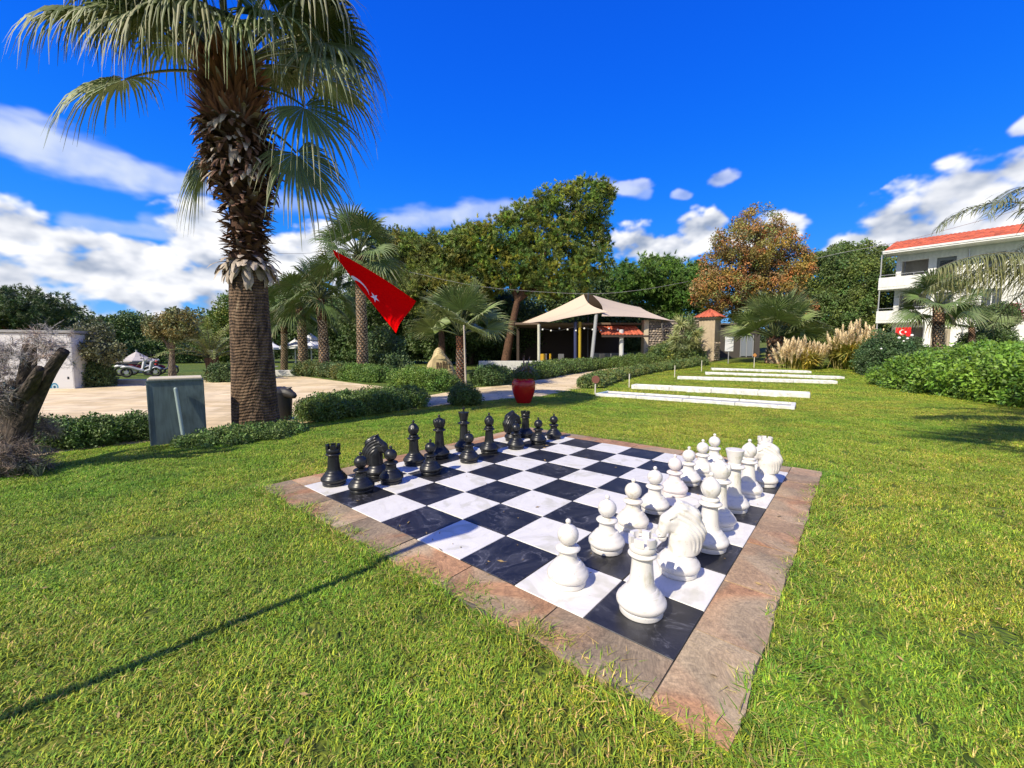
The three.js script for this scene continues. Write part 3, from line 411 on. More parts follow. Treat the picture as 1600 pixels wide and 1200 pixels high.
// leaf clumps, copied through a crown
function clump(kind, seed) {
  const r = rng(seed), t = new Tri(), c = [1, 1, 1], dir = () => { const y = r() * 2 - 1, a = r() * TAU, s = Math.sqrt(1 - y * y); return V3(Math.cos(a) * s, y, Math.sin(a) * s); };
  if (kind === 'broad') for (let i = 0; i < 46; i++) { const p = dir().multiplyScalar(0.62 * Math.cbrt(r())), d = dir().add(V3(0, 0.2, 0)).addScaledVector(p, 0.8).normalize(), s = dir().cross(d).normalize(), l = 0.20 + r() * 0.16, w = l * 0.30, m = p.clone().addScaledVector(d, l * 0.5), u = V3().crossVectors(s, d).multiplyScalar(w * 0.35), k = 0.7 + r() * 0.6; t.tri(p, m.clone().addScaledVector(s, w).add(u), p.clone().addScaledVector(d, l), [k, k, k]); t.tri(p, p.clone().addScaledVector(d, l), m.clone().addScaledVector(s, -w).add(u), [k, k, k]); }
  if (kind === 'pine') for (let j = 0; j < 9; j++) { const o = dir().multiplyScalar(0.42 * Math.cbrt(r())), ax = dir().add(V3(0, 0.7, 0)).normalize(), k = 0.7 + r() * 0.6; for (let i = 0; i < 22; i++) { const d = dir().multiplyScalar(0.75).add(ax).normalize(), b = o.clone().addScaledVector(ax, r() * 0.22), s = dir().cross(d).normalize().multiplyScalar(0.026); t.tri(b.clone().sub(s), b.clone().add(s), b.clone().addScaledVector(d, 0.24 + r() * 0.14), [k, k, k]); } }
  if (kind === 'small') for (let i = 0; i < 54; i++) { const p = dir().multiplyScalar(0.7 * Math.cbrt(r())), d = dir().add(V3(0, 0.5, 0)).addScaledVector(p, 0.7).normalize(), s = dir().cross(d).normalize(), l = 0.26 + r() * 0.16, w = l * 0.26, m = p.clone().addScaledVector(d, l * 0.5), k = 0.7 + r() * 0.6; t.quad(p, m.clone().addScaledVector(s, w), p.clone().addScaledVector(d, l), m.clone().addScaledVector(s, -w), [k, k, k]); }
  if (kind === 'twig') for (let i = 0; i < 34; i++) { let p = dir().multiplyScalar(0.25 * r()), d = dir().add(V3(0, 0.5, 0)).normalize(); const k = 0.6 + r() * 0.8; for (let q = 0; q < 3; q++) { const e = p.clone().addScaledVector(d, 0.22 + r() * 0.15), s = dir().cross(d).normalize().multiplyScalar(0.016 * (1 - q * 0.28)); t.quad(p.clone().sub(s), p.clone().add(s), e.clone().addScaledVector(s, 0.7), e.clone().addScaledVector(s, -0.7), [k, k, k]); if (r() < 0.6) { const d2 = d.clone().add(dir()).normalize(); t.tri(e.clone().sub(s), e.clone().add(s), e.clone().addScaledVector(d2, 0.2), [k, k, k]); } p = e; d = d.clone().addScaledVector(dir(), 0.7).normalize(); } }
  if (kind === 'blade') for (let i = 0; i < 26; i++) { const a = r() * TAU, l = 0.7 + r() * 0.5, k = 0.7 + r() * 0.6, o = V3((r() - 0.5) * 0.2, 0, (r() - 0.5) * 0.2), d = V3(Math.cos(a), 0, Math.sin(a)), s = V3(-d.z, 0, d.x).multiplyScalar(0.028), m = o.clone().addScaledVector(d, l * 0.25).add(V3(0, l * 0.6, 0)), e = o.clone().addScaledVector(d, l * (0.6 + r() * 0.3)).add(V3(0, l * (0.5 + r() * 0.4), 0)); t.quad(o.clone().sub(s), o.clone().add(s), m.clone().add(s), m.clone().sub(s), [k, k, k]); t.tri(m.clone().sub(s), m.clone().add(s), e, [k, k, k]); }
  void c; return t.geo();
}
const leafVM = new THREE.MeshPhysicalMaterial({ color: 0xffffff, vertexColors: true, roughness: 0.6, side: THREE.DoubleSide, transmission: 0.25, thickness: 0 });
const twigVM = vcol(0.9), LEAF = 1.68;
const CL = { broad: clump('broad', 1), pine: clump('pine', 2), small: clump('small', 3), twig: clump('twig', 4), blade: clump('blade', 5) };
function scatter(name, parent, kind, spots, col, { hue = 0.12, vary = 0.35, seed = 1, up = false, m = leafVM, alt = null, altP = 0.3 } = {}) {
  const r = rng(seed * 97 + 3), im = new THREE.InstancedMesh(CL[kind], m, spots.length), M = new THREE.Matrix4(), Q = new THREE.Quaternion(), E = new THREE.Euler(); im.name = name; im.castShadow = im.receiveShadow = true; im.userData.kind = 'stuff';
  spots.forEach(([p, s], i) => { E.set(up ? (r() - 0.5) * 0.5 : r() * 6, r() * 6, up ? (r() - 0.5) * 0.5 : r() * 6); Q.setFromEuler(E); M.compose(p, Q, V3(s, s, s)); im.setMatrixAt(i, M); const n = fbm(p.x * 0.4, p.y * 0.4, p.z * 0.4, 2), c = alt && r() + n * 0.8 < altP ? alt : col, b = (m === twigVM ? 1 : LEAF) * (1 + (r() - 0.5) * 2 * vary + n * 0.3), h = (r() - 0.5) * 2 * hue + n * hue; im.setColorAt(i, new THREE.Color().setRGB(c[0] * b * (1 + h * 1.6), c[1] * b, c[2] * b * (1 - h))); });
  parent.add(im); return im;
}
// spots through a set of ellipsoids: mostly near their surface, with gaps
function fill(blobs, size, dens, seed, gap = 0.18, inner = 0.62) {
  const r = rng(seed), out = [];
  for (const [c, rx, ry, rz] of blobs) {
    const area = 4.2 * Math.PI * (rx * ry + ry * rz + rx * rz) / 3, n = Math.ceil(dens * area / (size * size));
    for (let i = 0; i < n; i++) { const y = r() * 2 - 1, a = r() * TAU, s = Math.sqrt(1 - y * y), q = inner + (1.08 - inner) * Math.sqrt(r()), d = V3(Math.cos(a) * s, y, Math.sin(a) * s), lump = 1 + 0.22 * fbm(d.x * 2.2 + c.x, d.y * 2.2 + c.y, d.z * 2.2 + seed, 3) * 2; const p = V3(c.x + d.x * rx * q * lump, c.y + d.y * ry * q * lump, c.z + d.z * rz * q * lump); if (fbm(p.x * 0.8 / size * 0.6, p.y * 0.8 / size * 0.6, p.z * 0.8 / size * 0.6 + seed, 2) < -gap) continue; out.push([p, size * (0.65 + 0.7 * r())]); }
  }
  return out;
}
function limbs(base, blobs, r0, seed) {
  const r = rng(seed), c = V3(); for (const b of blobs) c.add(b[0]); c.multiplyScalar(1 / blobs.length); const fork = base.clone().lerp(V3(lerp(base.x, c.x, 0.6), c.y, lerp(base.z, c.z, 0.6)), 0.55);
  const j = () => (r() - 0.5) * r0 * 1.5, mid = base.clone().lerp(fork, 0.5).add(V3(j(), 0, j()));
  const trunk = tube(curve([base.clone().add(V3(0, -0.15, 0)), mid, fork], 10), Array.from({ length: 11 }, (_, i) => r0 * lerp(1.15, 0.62, i / 10)), 10);
  const ls = blobs.map((b) => { const m = fork.clone().lerp(b[0], 0.5).add(V3(j() * 2, r0 * 1.2, j() * 2)), p = curve([fork.clone().add(V3(0, -r0 * 0.6, 0)), m, b[0]], 8); return tube(p, p.map((_, i) => r0 * lerp(0.5, 0.12, i / 8)), 6); });
  return [trunk, merge(ls)];
}
function tree(name, label, group, z, basePx, list, { kind = 'broad', size = 0.6, dens = 2.3, col = [0.05, 0.09, 0.02], bm = barkGrey, r0 = 0.28, seed = 1, gap = 0.18, depth = 1, ...o }) {
  const base = onGround(basePx, z), k = PXM(z), r = rng(seed + 5), g = thing(name, label, 'tree', base, 0, group);
  const blobs = list.map(([x, y, rx, ry, dz]) => { const c = at(x, y, z + (dz ?? (r() - 0.5) * rx * k * 1.2 * depth)).sub(base); return [c, rx * k, ry * k, (rx + ry) / 2 * k * depth]; });
  const [tr, li] = limbs(V3(), blobs, r0, seed); part('trunk', tr, bm, g); part('limbs', li, bm, g);
  scatter('crown', g, kind, fill(blobs, size, dens, seed, gap), col, { seed, ...o });
  return g;
}
function shrub(name, label, cat, group, blobs, { kind = 'small', size = 0.22, dens = 1.5, col = [0.05, 0.1, 0.02], seed = 1, core = true, gap = 0.35, inner = 0.75, ...o }) {
  const b0 = blobs[0][0].clone(); b0.y = terr(b0.x, b0.z); const g = thing(name, label, cat, b0, 0, group), loc = blobs.map(([c, ...q]) => [c.clone().sub(b0), ...q]);
  if (core) { const r = rng(seed * 7 + 1), st = []; for (const [c, rx, ry, rz] of loc) for (let k = 0; k < 4; k++) { const b = V3(c.x + (r() - 0.5) * rx * 0.4, terr(c.x + b0.x, c.z + b0.z) - b0.y - 0.03, c.z + (r() - 0.5) * rz * 0.4), e = V3(c.x + (r() - 0.5) * rx * 1.3, c.y + ry * (0.2 + 0.5 * r()), c.z + (r() - 0.5) * rz * 1.3); st.push(tube([b, b.clone().lerp(e, 0.5).add(V3(0, ry * 0.15, 0)), e], [0.018, 0.013, 0.006].map((q) => q * (0.6 + size * 2)), 5)); } part('stems', merge(st), barkGrey, g); }
  const spots = fill(loc, size, dens, seed, gap, inner); if (core) spots.push(...fill(loc.map(([c, rx, ry, rz]) => [c, rx * 0.82, ry * 0.82, rz * 0.82]), size * 1.15, dens * 1.1, seed + 50, 0.6, 0.3));
  scatter('foliage', g, kind, spots.filter(([p]) => p.y + b0.y > terr(p.x + b0.x, p.z + b0.z) - 0.05), col, { seed, ...o });
  return g;
}
// a clipped hedge along ground points: overlapping mounds
function hedge(name, label, group, pts, wid, hgt, o = {}) {
  const cv = new THREE.CatmullRomCurve3(pts), L = cv.getLength(), n = Math.max(2, Math.round(L / (wid * 0.55))), bl = [], r = rng((o.seed ?? 1) * 31);
  for (let i = 0; i <= n; i++) { const p = cv.getPointAt(i / n); bl.push([V3(p.x + (r() - 0.5) * wid * 0.1, terr(p.x, p.z) + hgt * 0.45, p.z + (r() - 0.5) * wid * 0.1), wid * 0.56, hgt * (0.52 + r() * 0.08), wid * 0.52]); }
  return shrub(name, label, o.cat ?? 'hedge', group, bl, o);
}

// --- the tall palm by the box
{
  const Z = -7.4, base = gp(401, 676), g = thing('fan_palm', 'tall shaggy fan palm with thick ringed trunk beside the grey green box', 'palm tree', V3(base.x, GROUND, base.z));
  const sec = [[402, 690, 40], [402, 672, 38], [399, 640, 35.5], [396, 580, 33], [392, 520, 30.5], [389, 460, 29], [388, 415, 27.5], [386, 370, 30], [384, 320, 36], [378, 270, 47], [372, 220, 46], [364, 170, 43], [360, 125, 40], [358, 90, 38]].map(([x, y, w]) => { const p = at(x, y, base.z); return [p.sub(g.position), w * 0.9 * PXM(base.z)]; });
  sec[0][0].y = -0.06;
  const trT = tex(512, 1024, (u, v) => { const n = tn(u, v, 22, 111, 4), ring = Math.sin((v * 120 + tn(u, v, 7, 112, 4) * 2.2) * TAU * 0.5), f = tn(u, v, 80, 113, 2); const b = 0.66 + 0.11 * ring + 0.55 * n + 0.45 * f; return [b, b * lerp(0.84, 0.93, clamp(0.5 + n)), b * lerp(0.66, 0.82, clamp(0.5 + n))]; });
  const trB = tex(512, 1024, (u, v) => { const ring = Math.sin((v * 120 + tn(u, v, 7, 112, 4) * 2.2) * TAU * 0.5), b = 0.5 + 0.20 * ring + tn(u, v, 40, 115, 3) * 0.8; return [b, b, b]; }, false);
  const pts = sec.map((s) => s[0]), cv = new THREE.CatmullRomCurve3(pts), N = 64, path = [], rad = [];
  for (let i = 0; i <= N; i++) { const t = i / N; path.push(cv.getPoint(t)); const q = t * (sec.length - 1), k = Math.min(sec.length - 2, Math.floor(q)); rad.push(lerp(sec[k][1], sec[k + 1][1], q - k)); }
  const iBoot = Math.round(N * 6 / (sec.length - 1));
  const tg = tube(path.slice(0, iBoot + 1), rad.slice(0, iBoot + 1), 40), uv = tg.attributes.uv; for (let i = 0; i < uv.count; i++) uv.setXY(i, uv.getX(i) / 2.2, uv.getY(i) / 3.2);
  part('trunk', tg, mat([0.24, 0.195, 0.16], 0.95, { map: trT, bumpMap: trB, bumpScale: 0.035 }), g);
  part('fibre_core', tube(path.slice(iBoot), rad.slice(iBoot).map((x, i) => x * (i < 2 ? 1 : 0.72)), 20), bark([0.12, 0.055, 0.03]), g);
  // old leaf bases wrapped round the upper trunk
  const r = rng(61), t = new Tri(), P = (f) => cv.getPoint(clamp(f)), RR = (f) => { const q = clamp(f) * (sec.length - 1), k = Math.min(sec.length - 2, Math.floor(q)); return lerp(sec[k][1], sec[k + 1][1], q - k); };
  function strap(f, a, len, w, rise, out, col, tipc, curl) {      // a flat tapering strip leaving the trunk
    const c = P(f), R0 = RR(f) * 0.72, d = V3(Math.cos(a), 0, Math.sin(a)), s = V3(-d.z, 0, d.x); let p = c.clone().addScaledVector(d, R0), prev = null, e = rise; const n = 5, sk = (r() - 0.5) * 0.7;
    for (let i = 0; i <= n; i++) { const q = i / n, ww = w * (1 - 0.62 * q) * (i === n ? 0.35 : 1), l = p.clone().addScaledVector(s, -ww / 2), m = p.clone().addScaledVector(d, ww * 0.16), rr = p.clone().addScaledVector(s, ww / 2), cc = mix3(col, tipc, q * q); if (prev) { t.quad(prev[0], prev[1], m, l, cc); t.quad(prev[1], prev[2], rr, m, cc); } prev = [l, m, rr]; p = p.clone().addScaledVector(d, Math.cos(e) * out * len / n).add(V3(0, Math.sin(e) * len / n, 0)).addScaledVector(s, sk * len / n + (r() - 0.5) * len * 0.08); e += curl / n * (0.5 + r()); }
  }
  const S0 = 6 / 13, red = [0.17, 0.068, 0.035], brown = [0.10, 0.05, 0.03], grey = [0.30, 0.25, 0.20], pale = [0.48, 0.40, 0.32];
  for (let i = 0; i < 420; i++) strap(S0 + 0.01 + 0.19 * r(), r() * TAU, 0.14 + 0.12 * r(), 0.09 + 0.07 * r(), 0.9 - r() * 1.6, 1.0, mul3(brown, 0.6 + r() * 0.8), r() < 0.25 ? grey : mul3(brown, 1.4), -0.3);      // short stubs
  for (let i = 0; i < 130; i++) strap(S0 + (r() - 0.4) * 0.035, r() * TAU, 0.26 + 0.22 * r(), 0.10 + 0.10 * r(), 0.5 - r() * 1.3, 0.85, mul3(grey, 0.5 + r() * 0.5), mul3(pale, 0.7 + r() * 0.4), -1.4);                    // ragged collar
  for (let i = 0; i < 520; i++) { const f = 0.655 + 0.15 * r(), q = r(); strap(f, r() * TAU, 0.26 + 0.30 * r(), 0.07 + 0.10 * r(), 1.0 - r() * 1.1, 0.72, mul3(brown, 0.5 + r() * 0.9), q < 0.24 ? pale : q < 0.5 ? grey : mul3(brown, 1.5), -1.1 - r()); }   // flared boots
  for (let i = 0; i < 800; i++) { const f = 0.78 + 0.18 * r(); strap(f, r() * TAU, 0.26 + 0.24 * r(), 0.06 + 0.07 * r(), 1.25 - r() * 0.7, 0.8, mul3(red, 0.6 + r() * 0.8), r() < 0.15 ? grey : mul3(red, 1.3), -0.2); }        // reddish sheaths
  part('leaf_bases', t.geo(), vcol(0.9), g).userData.kind = 'stuff';
  const top = P(0.97), col = [0.088, 0.125, 0.028];
  // [azimuth in degrees (0 = right, 90 = towards the camera), inclination, bend, petiole, radius, hang]
  const F = [[184, 0.32, 0.55, 1.75, 1.35, 0.35, -0.15, 0.55], [172, 0.85, 0.8, 1.7, 1.2, 0.5, 0, 0.5], [8, 0.45, 0.75, 1.5, 1.2, 0.45, 0, -0.6], [2, 0.12, 0.75, 1.15, 1.2, 0.35, -0.35, -0.8], [-12, -0.15, 0.7, 0.95, 1.25, 0.4, -0.85, -0.9], [205, -0.1, 0.8, 0.85, 0.95, 0.4, -1.0, 0.8], [160, 0.75, 0.9, 1.7, 1.2, 0.5, 0, 0.5], [0, 0.75, 0.9, 1.55, 1.25, 0.5, 0, -0.6], [-30, 0.65, 0.8, 1.4, 1.2, 0.45], [90, 0.9, 0.7, 1.2, 1.1, 0.5], [120, 0.8, 0.8, 1.3, 1.1, 0.5], [60, 0.8, 0.8, 1.3, 1.1, 0.5], [75, 0.85, 1.2, 0.75, 1.15, 0.6, 0.15, 0.2], [100, 0.75, 1.2, 0.8, 1.15, 0.6, 0.1, -0.2], [125, 0.8, 1.2, 0.8, 1.15, 0.6, 0.1, 0.3], [50, 0.8, 1.2, 0.8, 1.1, 0.6, 0.1, -0.3], [145, 0.7, 0.9, 1.0, 1.1, 0.5, 0.15, 0.3], [30, 0.7, 0.9, 1.0, 1.1, 0.5, 0.15, -0.3]];
  for (let i = 0; i < 38; i++) { const q = i / 38; F.push([i * 137.5 + r() * 20, lerp(0.80, 1.48, Math.pow(q, 0.8)), 0.5 + 0.25 * r(), 1.2 + 0.4 * r(), 1.1 + 0.2 * r(), 0.30 + 0.3 * r()]); }
  F.forEach(([az, incl, bend, pet, R, hang, dy = 0, roll = (r() - 0.5) * 1.2], i) => { const a = az * Math.PI / 180, m = part('frond', fanFrond({ roll, pet, R, n: 40, spread: 2.0, incl, bend, droop: 0.30, hang, cup: 0.12, seed: 300 + i, col: mul3(col, 1.1 + r() * 0.9), tip: [0.42, 0.38, 0.2], stem: [0.16, 0.17, 0.05], pr: 0.03 }), frondM, g); m.position.copy(top).add(V3(Math.cos(a) * 0.2, dy, Math.sin(a) * 0.2)); m.rotation.y = -a; });
}
// --- smaller fan palms share a few fronds
const FV = [1.42, 1.18, 0.92, 0.66, 0.36, 0.02].flatMap((incl, i) => [0, 1].map((k) => fanFrond({ pet: 1.0, R: 1.0, n: 24, st: 4, spread: 1.75, incl, roll: (k ? 1 : -1) * 0.5, bend: 0.28 + 0.05 * i, droop: 0.08 + 0.04 * i, hang: 0.18, cup: 0.2, seed: 500 + i * 2 + k, col: [0.105, 0.175, 0.04], dry: 0.3 })));
const FV2 = [1.45, 1.28, 1.05, 0.78, 0.42].flatMap((incl, i) => [0, 1].map((k) => fanFrond({ roll: (k ? 1 : -1) * 0.45, pet: 0.85, R: 0.95, n: 32, st: 6, spread: 1.8, incl, bend: 0.3, droop: 0.10, hang: 0.14, cup: 0.15, seed: 540 + i * 2 + k, col: [0.20, 0.275, 0.075], tip: [0.42, 0.42, 0.2], dry: 0.4 })));
const scarT = tex(256, 512, (u, v) => { const row = v * 16, ri = Math.floor(row), cu = u * 8 + (ri % 2) * 0.5, fu = cu - Math.floor(cu), fv = row - ri, d = Math.abs(fu - 0.5) * 1.5 + Math.abs(fv - 0.5) * 0.9, n = tn(u, v, 30, 121, 3), e = sstep(0.35, 0.6, d + n * 0.3); const b = lerp(0.92, 0.30, e) + n * 0.3; return [b, b * 0.86, b * 0.72]; });
function smallPalm(label, px, z, topY, rpx, scale, n, { vars = FV, seed = 1, group, hue = [1, 1, 1], lean = 0, skirt = 0, tint = [0.50, 0.44, 0.36] } = {}) {
  const base = onGround(px, z), g = thing('fan_palm', label, 'palm tree', base, 0, group), top = at(px + lean, topY, z).sub(base), r = rng(seed * 13), r0 = rpx * PXM(z);
  const pts = curve([V3(0, -0.1, 0), top.clone().multiplyScalar(0.5).add(V3(r0 * 0.2, 0, 0)), top], 16), tg = tube(pts, pts.map((_, i) => r0 * lerp(1.15, 0.86, i / 16)), 18), uv = tg.attributes.uv; for (let i = 0; i < uv.count; i++) uv.setXY(i, uv.getX(i) / (TAU * r0), uv.getY(i) / (r0 * 8));
  part('trunk', tg, mat(tint, 0.95, { map: scarT, bumpMap: scarT, bumpScale: 0.06 }), g);
  const t = new Tri(), L = top.length();                                  // leaf scars: pointed stubs in a spiral
  const stubs = Math.round(L / (r0 * 0.34)) * 7; for (let i = 0; i < stubs; i++) { const q = i / stubs, c = top.clone().multiplyScalar(q).add(V3(r0 * 0.8 * q * (1 - q), 0, 0)), a = i * 2.399, rr = r0 * lerp(1.12, 0.84, q), d = V3(Math.cos(a), 0, Math.sin(a)), s = V3(-d.z, 0, d.x).multiplyScalar(r0 * 0.26), b = c.clone().addScaledVector(d, rr * 0.96), e = c.clone().addScaledVector(d, rr * 1.22).add(V3(0, r0 * 0.42, 0)), k = 0.6 + r() * 0.7, cc = mul3(q > 0.72 ? [0.20, 0.09, 0.05] : [0.52, 0.45, 0.37], k); t.tri(b.clone().sub(s), b.clone().add(s), e, cc); t.tri(b.clone().add(s), b.clone().sub(s).add(V3(0, -r0 * 0.1, 0)), e.clone().add(V3(0, -r0 * 0.14, 0)), cc); }
  part('leaf_bases', t.geo(), vcol(0.9), g).userData.kind = 'stuff';
  for (let i = 0; i < n; i++) { const q = i / n, v = vars[Math.min(vars.length - 1, Math.floor((1 - q) * vars.length * 0.999))], m = part('frond', v, frondM, g); m.position.copy(top); m.rotation.y = i * 2.399 + r() * 0.5; const s = scale * (0.85 + 0.3 * r()); m.scale.set(s, s, s); }
  if (skirt) { const dead = FVdead; for (let i = 0; i < skirt; i++) { const m = part('dead_frond', dead[i % 2], frondM, g); m.position.copy(top).add(V3(0, -0.1 * scale, 0)); m.rotation.y = i * 2.1 + r(); const s = scale * (0.7 + 0.3 * r()); m.scale.set(s, s, s); } }
  return g;
}
const FVdead = [0, 1].map((k) => fanFrond({ pet: 0.6, R: 1.0, n: 9, st: 6, spread: 0.55, incl: -0.3, bend: 0.6, droop: 0.3, hang: 0.9, seed: 590 + k, col: [0.26, 0.20, 0.10], tip: [0.35, 0.28, 0.15], stem: [0.25, 0.2, 0.1] }));
const GP = 'fan palms along the far side of the plaza';
smallPalm('tall fan palm with pale scarred trunk behind the red flag', 566, -23, 400, 7.5, 1.42, 34, { seed: 1, group: GP, lean: -6 });
smallPalm('fan palm with pale scarred trunk beside the white gazebo', 506, -25, 468, 7, 1.45, 28, { seed: 2, group: GP, lean: -6 });
smallPalm('fan palm whose trunk stands in front of the open parasol', 473, -27, 482, 6.5, 1.4, 26, { seed: 3, group: GP, lean: -4 });
smallPalm('slender fan palm at the low kerb left of the parasol', 443, -30, 500, 4.5, 1.4, 24, { seed: 4, group: GP });
smallPalm('low fan palm with reddish trunk and spreading pale fronds tied to a stake', 719, -17.3, 525, 7.5, 1.42, 26, { vars: FV2, seed: 5, tint: [0.30, 0.15, 0.10] });
smallPalm('short stout fan palm with wide grey green fronds before the pampas grass', 1210, -29, 528, 12, 2.1, 30, { vars: FV2, seed: 6, tint: [0.42, 0.36, 0.31] });
smallPalm('fan palm with hanging dead fronds in front of the white apartment building', 1466, -22, 478, 7, 1.05, 24, { seed: 7, skirt: 4 });
smallPalm('small fan palm with split trunk near the bougainvillea', 1518, -25, 512, 4, 1.1, 16, { vars: FV2, seed: 8 });
// feather palms: one far left, one just off the right of the lawn, one behind it whose crown shades the turf
function featherPalm(label, base, h, r0, crown, m = barkGrey) { const g = thing('feather_palm', label, 'palm tree', base); part('trunk', tube([V3(0, -0.1, 0), V3(r0 * 0.2, h * 0.5, 0), V3(0, h, 0)], [r0 * 1.2, r0, r0 * 1.1], 14), m, g); for (const [az, o] of crown) { const f = part('frond', featherFrond(o), frondM, g), a = az * Math.PI / 180; f.position.set(0, h - 0.05, 0); f.rotation.y = -a; } return g; }
{
  const r = rng(41), b = onGround(330, -21), c = []; for (let i = 0; i < 26; i++) c.push([i * 137.5, { len: 2.5 + r() * 0.7, n: 34, incl: lerp(0.35, 1.4, i / 26), bend: 0.9 + r() * 0.4, leaf: 0.42, hang: 0.25, seed: 700 + i, col: [0.26, 0.33, 0.06], w: 0.035 }]);
  featherPalm('young feather palm with bright arching fronds behind the plaza', b, 1.1, 0.28, c, bark([0.24, 0.14, 0.08]));
  const b2 = V3(9.7, GROUND, -6.9), c2 = []; for (let i = 0; i < 20; i++) c2.push([-75 + 150 * ((i * 0.618) % 1), { len: 2.3 + r() * 0.4, n: 46, incl: lerp(0.3, 1.35, i / 20), bend: 1.5 + r() * 0.5, leaf: 0.5, hang: 0.75, seed: 740 + i, col: [0.13, 0.17, 0.10], w: 0.02 }]);
  const dr = { col: [0.15, 0.19, 0.06], tip: [0.34, 0.31, 0.13], w: 0.015, vee: 0.1, hang: 1.0 };
  c2.push([178, { len: 3.0, n: 150, incl: 0.40, bend: 0.85, leaf: 0.62, seed: 780, ...dr }], [186, { len: 2.7, n: 140, incl: 0.30, bend: 0.8, leaf: 0.62, seed: 781, ...dr }], [172, { len: 3.3, n: 84, incl: 1.3, bend: 2.3, leaf: 0.55, hang: 0.7, seed: 782, col: [0.15, 0.20, 0.12], w: 0.02 }], [200, { len: 3.0, n: 80, incl: 1.35, bend: 2.2, leaf: 0.55, hang: 0.7, seed: 783, col: [0.15, 0.20, 0.12], w: 0.02 }], [150, { len: 2.9, n: 76, incl: 1.25, bend: 2.2, leaf: 0.55, hang: 0.7, seed: 784, col: [0.15, 0.20, 0.12], w: 0.02 }]);
  featherPalm('feather palm with drooping blue green fronds at the right edge of the lawn', b2, 2.75, 0.22, c2);
}
{
  const g = thing('fan_palm', 'fan palm off the lawn beside the viewer casting frond shadows', 'palm tree', V3(4.1, GROUND, -0.7)); part('trunk', tube([V3(0, -0.1, 0), V3(0, 2.8, 0), V3(0, 5.6, 0)], [0.24, 0.2, 0.2], 12), barkGrey, g);
  const r = rng(45); for (let i = 0; i < 24; i++) { const m = part('frond', FV[[0, 1, 2, 3, 4, 5, 6, 7][i % 8]], frondM, g); m.position.set(0, 5.6, 0); m.rotation.y = i * 2.399; const s = 1.3 + r() * 0.25; m.scale.set(s, s, s); }
}

// --- trees, from the photograph's outlines at the depth of what they stand behind
const TB = 'trees behind the plaza and the pavilion';
tree('pine_tree', 'large dark pine with clumped bright green tops towering over the pavilion', null, -35.5, 788, [[888, 322, 62, 30], [925, 300, 34, 18], [842, 352, 58, 36], [905, 372, 48, 32], [852, 405, 66, 36], [925, 408, 32, 22], [782, 368, 52, 26], [795, 410, 55, 34], [738, 378, 42, 22], [870, 440, 50, 24]], { kind: 'pine', size: 0.82, dens: 3.0, col: [0.088, 0.13, 0.018], bm: barkRed, r0: 0.36, seed: 21, depth: 0.5, hue: 0.2, alt: [0.17, 0.205, 0.022], altP: 0.48 });
tree('pine_tree', 'lower bright green pine standing behind the red flag', null, -36, 690, [[705, 395, 52, 28], [660, 420, 45, 32], [640, 388, 38, 20], [722, 432, 50, 32], [680, 458, 60, 30], [625, 425, 36, 34], [750, 440, 40, 28]], { kind: 'pine', size: 0.88, dens: 3.0, col: [0.105, 0.125, 0.02], bm: barkRed, r0: 0.3, seed: 22, hue: 0.2, alt: [0.14, 0.17, 0.025], altP: 0.4 });
tree('leafy_tree', 'dark green tree between the tall fan palm and the pine', TB, -44, 612, [[620, 392, 46, 30], [600, 440, 50, 40], [590, 490, 60, 40], [650, 470, 60, 46], [640, 525, 60, 36]], { size: 0.9, col: [0.052, 0.088, 0.018], seed: 23 });
tree('leafy_tree', 'bushy green tree behind the row of fan palms', TB, -46, 475, [[440, 478, 36, 26], [480, 490, 46, 36], [530, 505, 56, 40], [430, 520, 46, 32], [560, 540, 60, 30]], { size: 0.9, col: [0.06, 0.10, 0.02], seed: 24, hue: 0.2 });
tree('leafy_tree', 'yellow green tree right behind the tall palm trunk', TB, -48, 370, [[368, 490, 26, 26], [355, 520, 34, 26], [400, 510, 36, 34], [340, 540, 36, 24]], { size: 0.8, col: [0.10, 0.15, 0.02], seed: 25, hue: 0.2 });
tree('leafy_tree', 'deep green tree in the shade behind the stone with lettering', TB, -42, 735, [[735, 500, 66, 40], [690, 520, 50, 36], [790, 505, 60, 40], [760, 545, 70, 30]], { size: 0.9, col: [0.05, 0.085, 0.018], seed: 26 });
tree('leafy_tree', 'deep green tree in the shade behind the sail canopy', TB, -47, 860, [[850, 480, 70, 36], [910, 470, 50, 36], [820, 530, 70, 36], [930, 520, 70, 40], [990, 520, 60, 36]], { size: 0.9, col: [0.05, 0.085, 0.018], seed: 27 });
tree('round_tree', 'bright green round headed tree above the stone wall', null, -46, 1035, [[1022, 432, 52, 26], [975, 442, 38, 26], [1062, 448, 46, 32], [1012, 470, 66, 32], [955, 468, 36, 28], [1090, 440, 26, 24], [1060, 495, 50, 26], [960, 500, 30, 26]], { kind: 'pine', size: 0.95, dens: 2.8, col: [0.075, 0.145, 0.018], bm: barkRed, r0: 0.35, seed: 28, hue: 0.12 });
tree('autumn_tree', 'plane tree with brown and olive autumn leaves above the gate', null, -38, 1182, [[1182, 348, 30, 22], [1166, 380, 46, 28], [1206, 386, 42, 30], [1152, 420, 54, 30], [1218, 425, 40, 34], [1126, 452, 42, 26], [1180, 452, 58, 28], [1240, 412, 22, 26], [1190, 482, 70, 22], [1112, 478, 24, 18]], { size: 0.62, dens: 1.5, col: [0.19, 0.155, 0.03], alt: [0.24, 0.13, 0.045], altP: 0.45, seed: 29, gap: 0.10, hue: 0.25 });
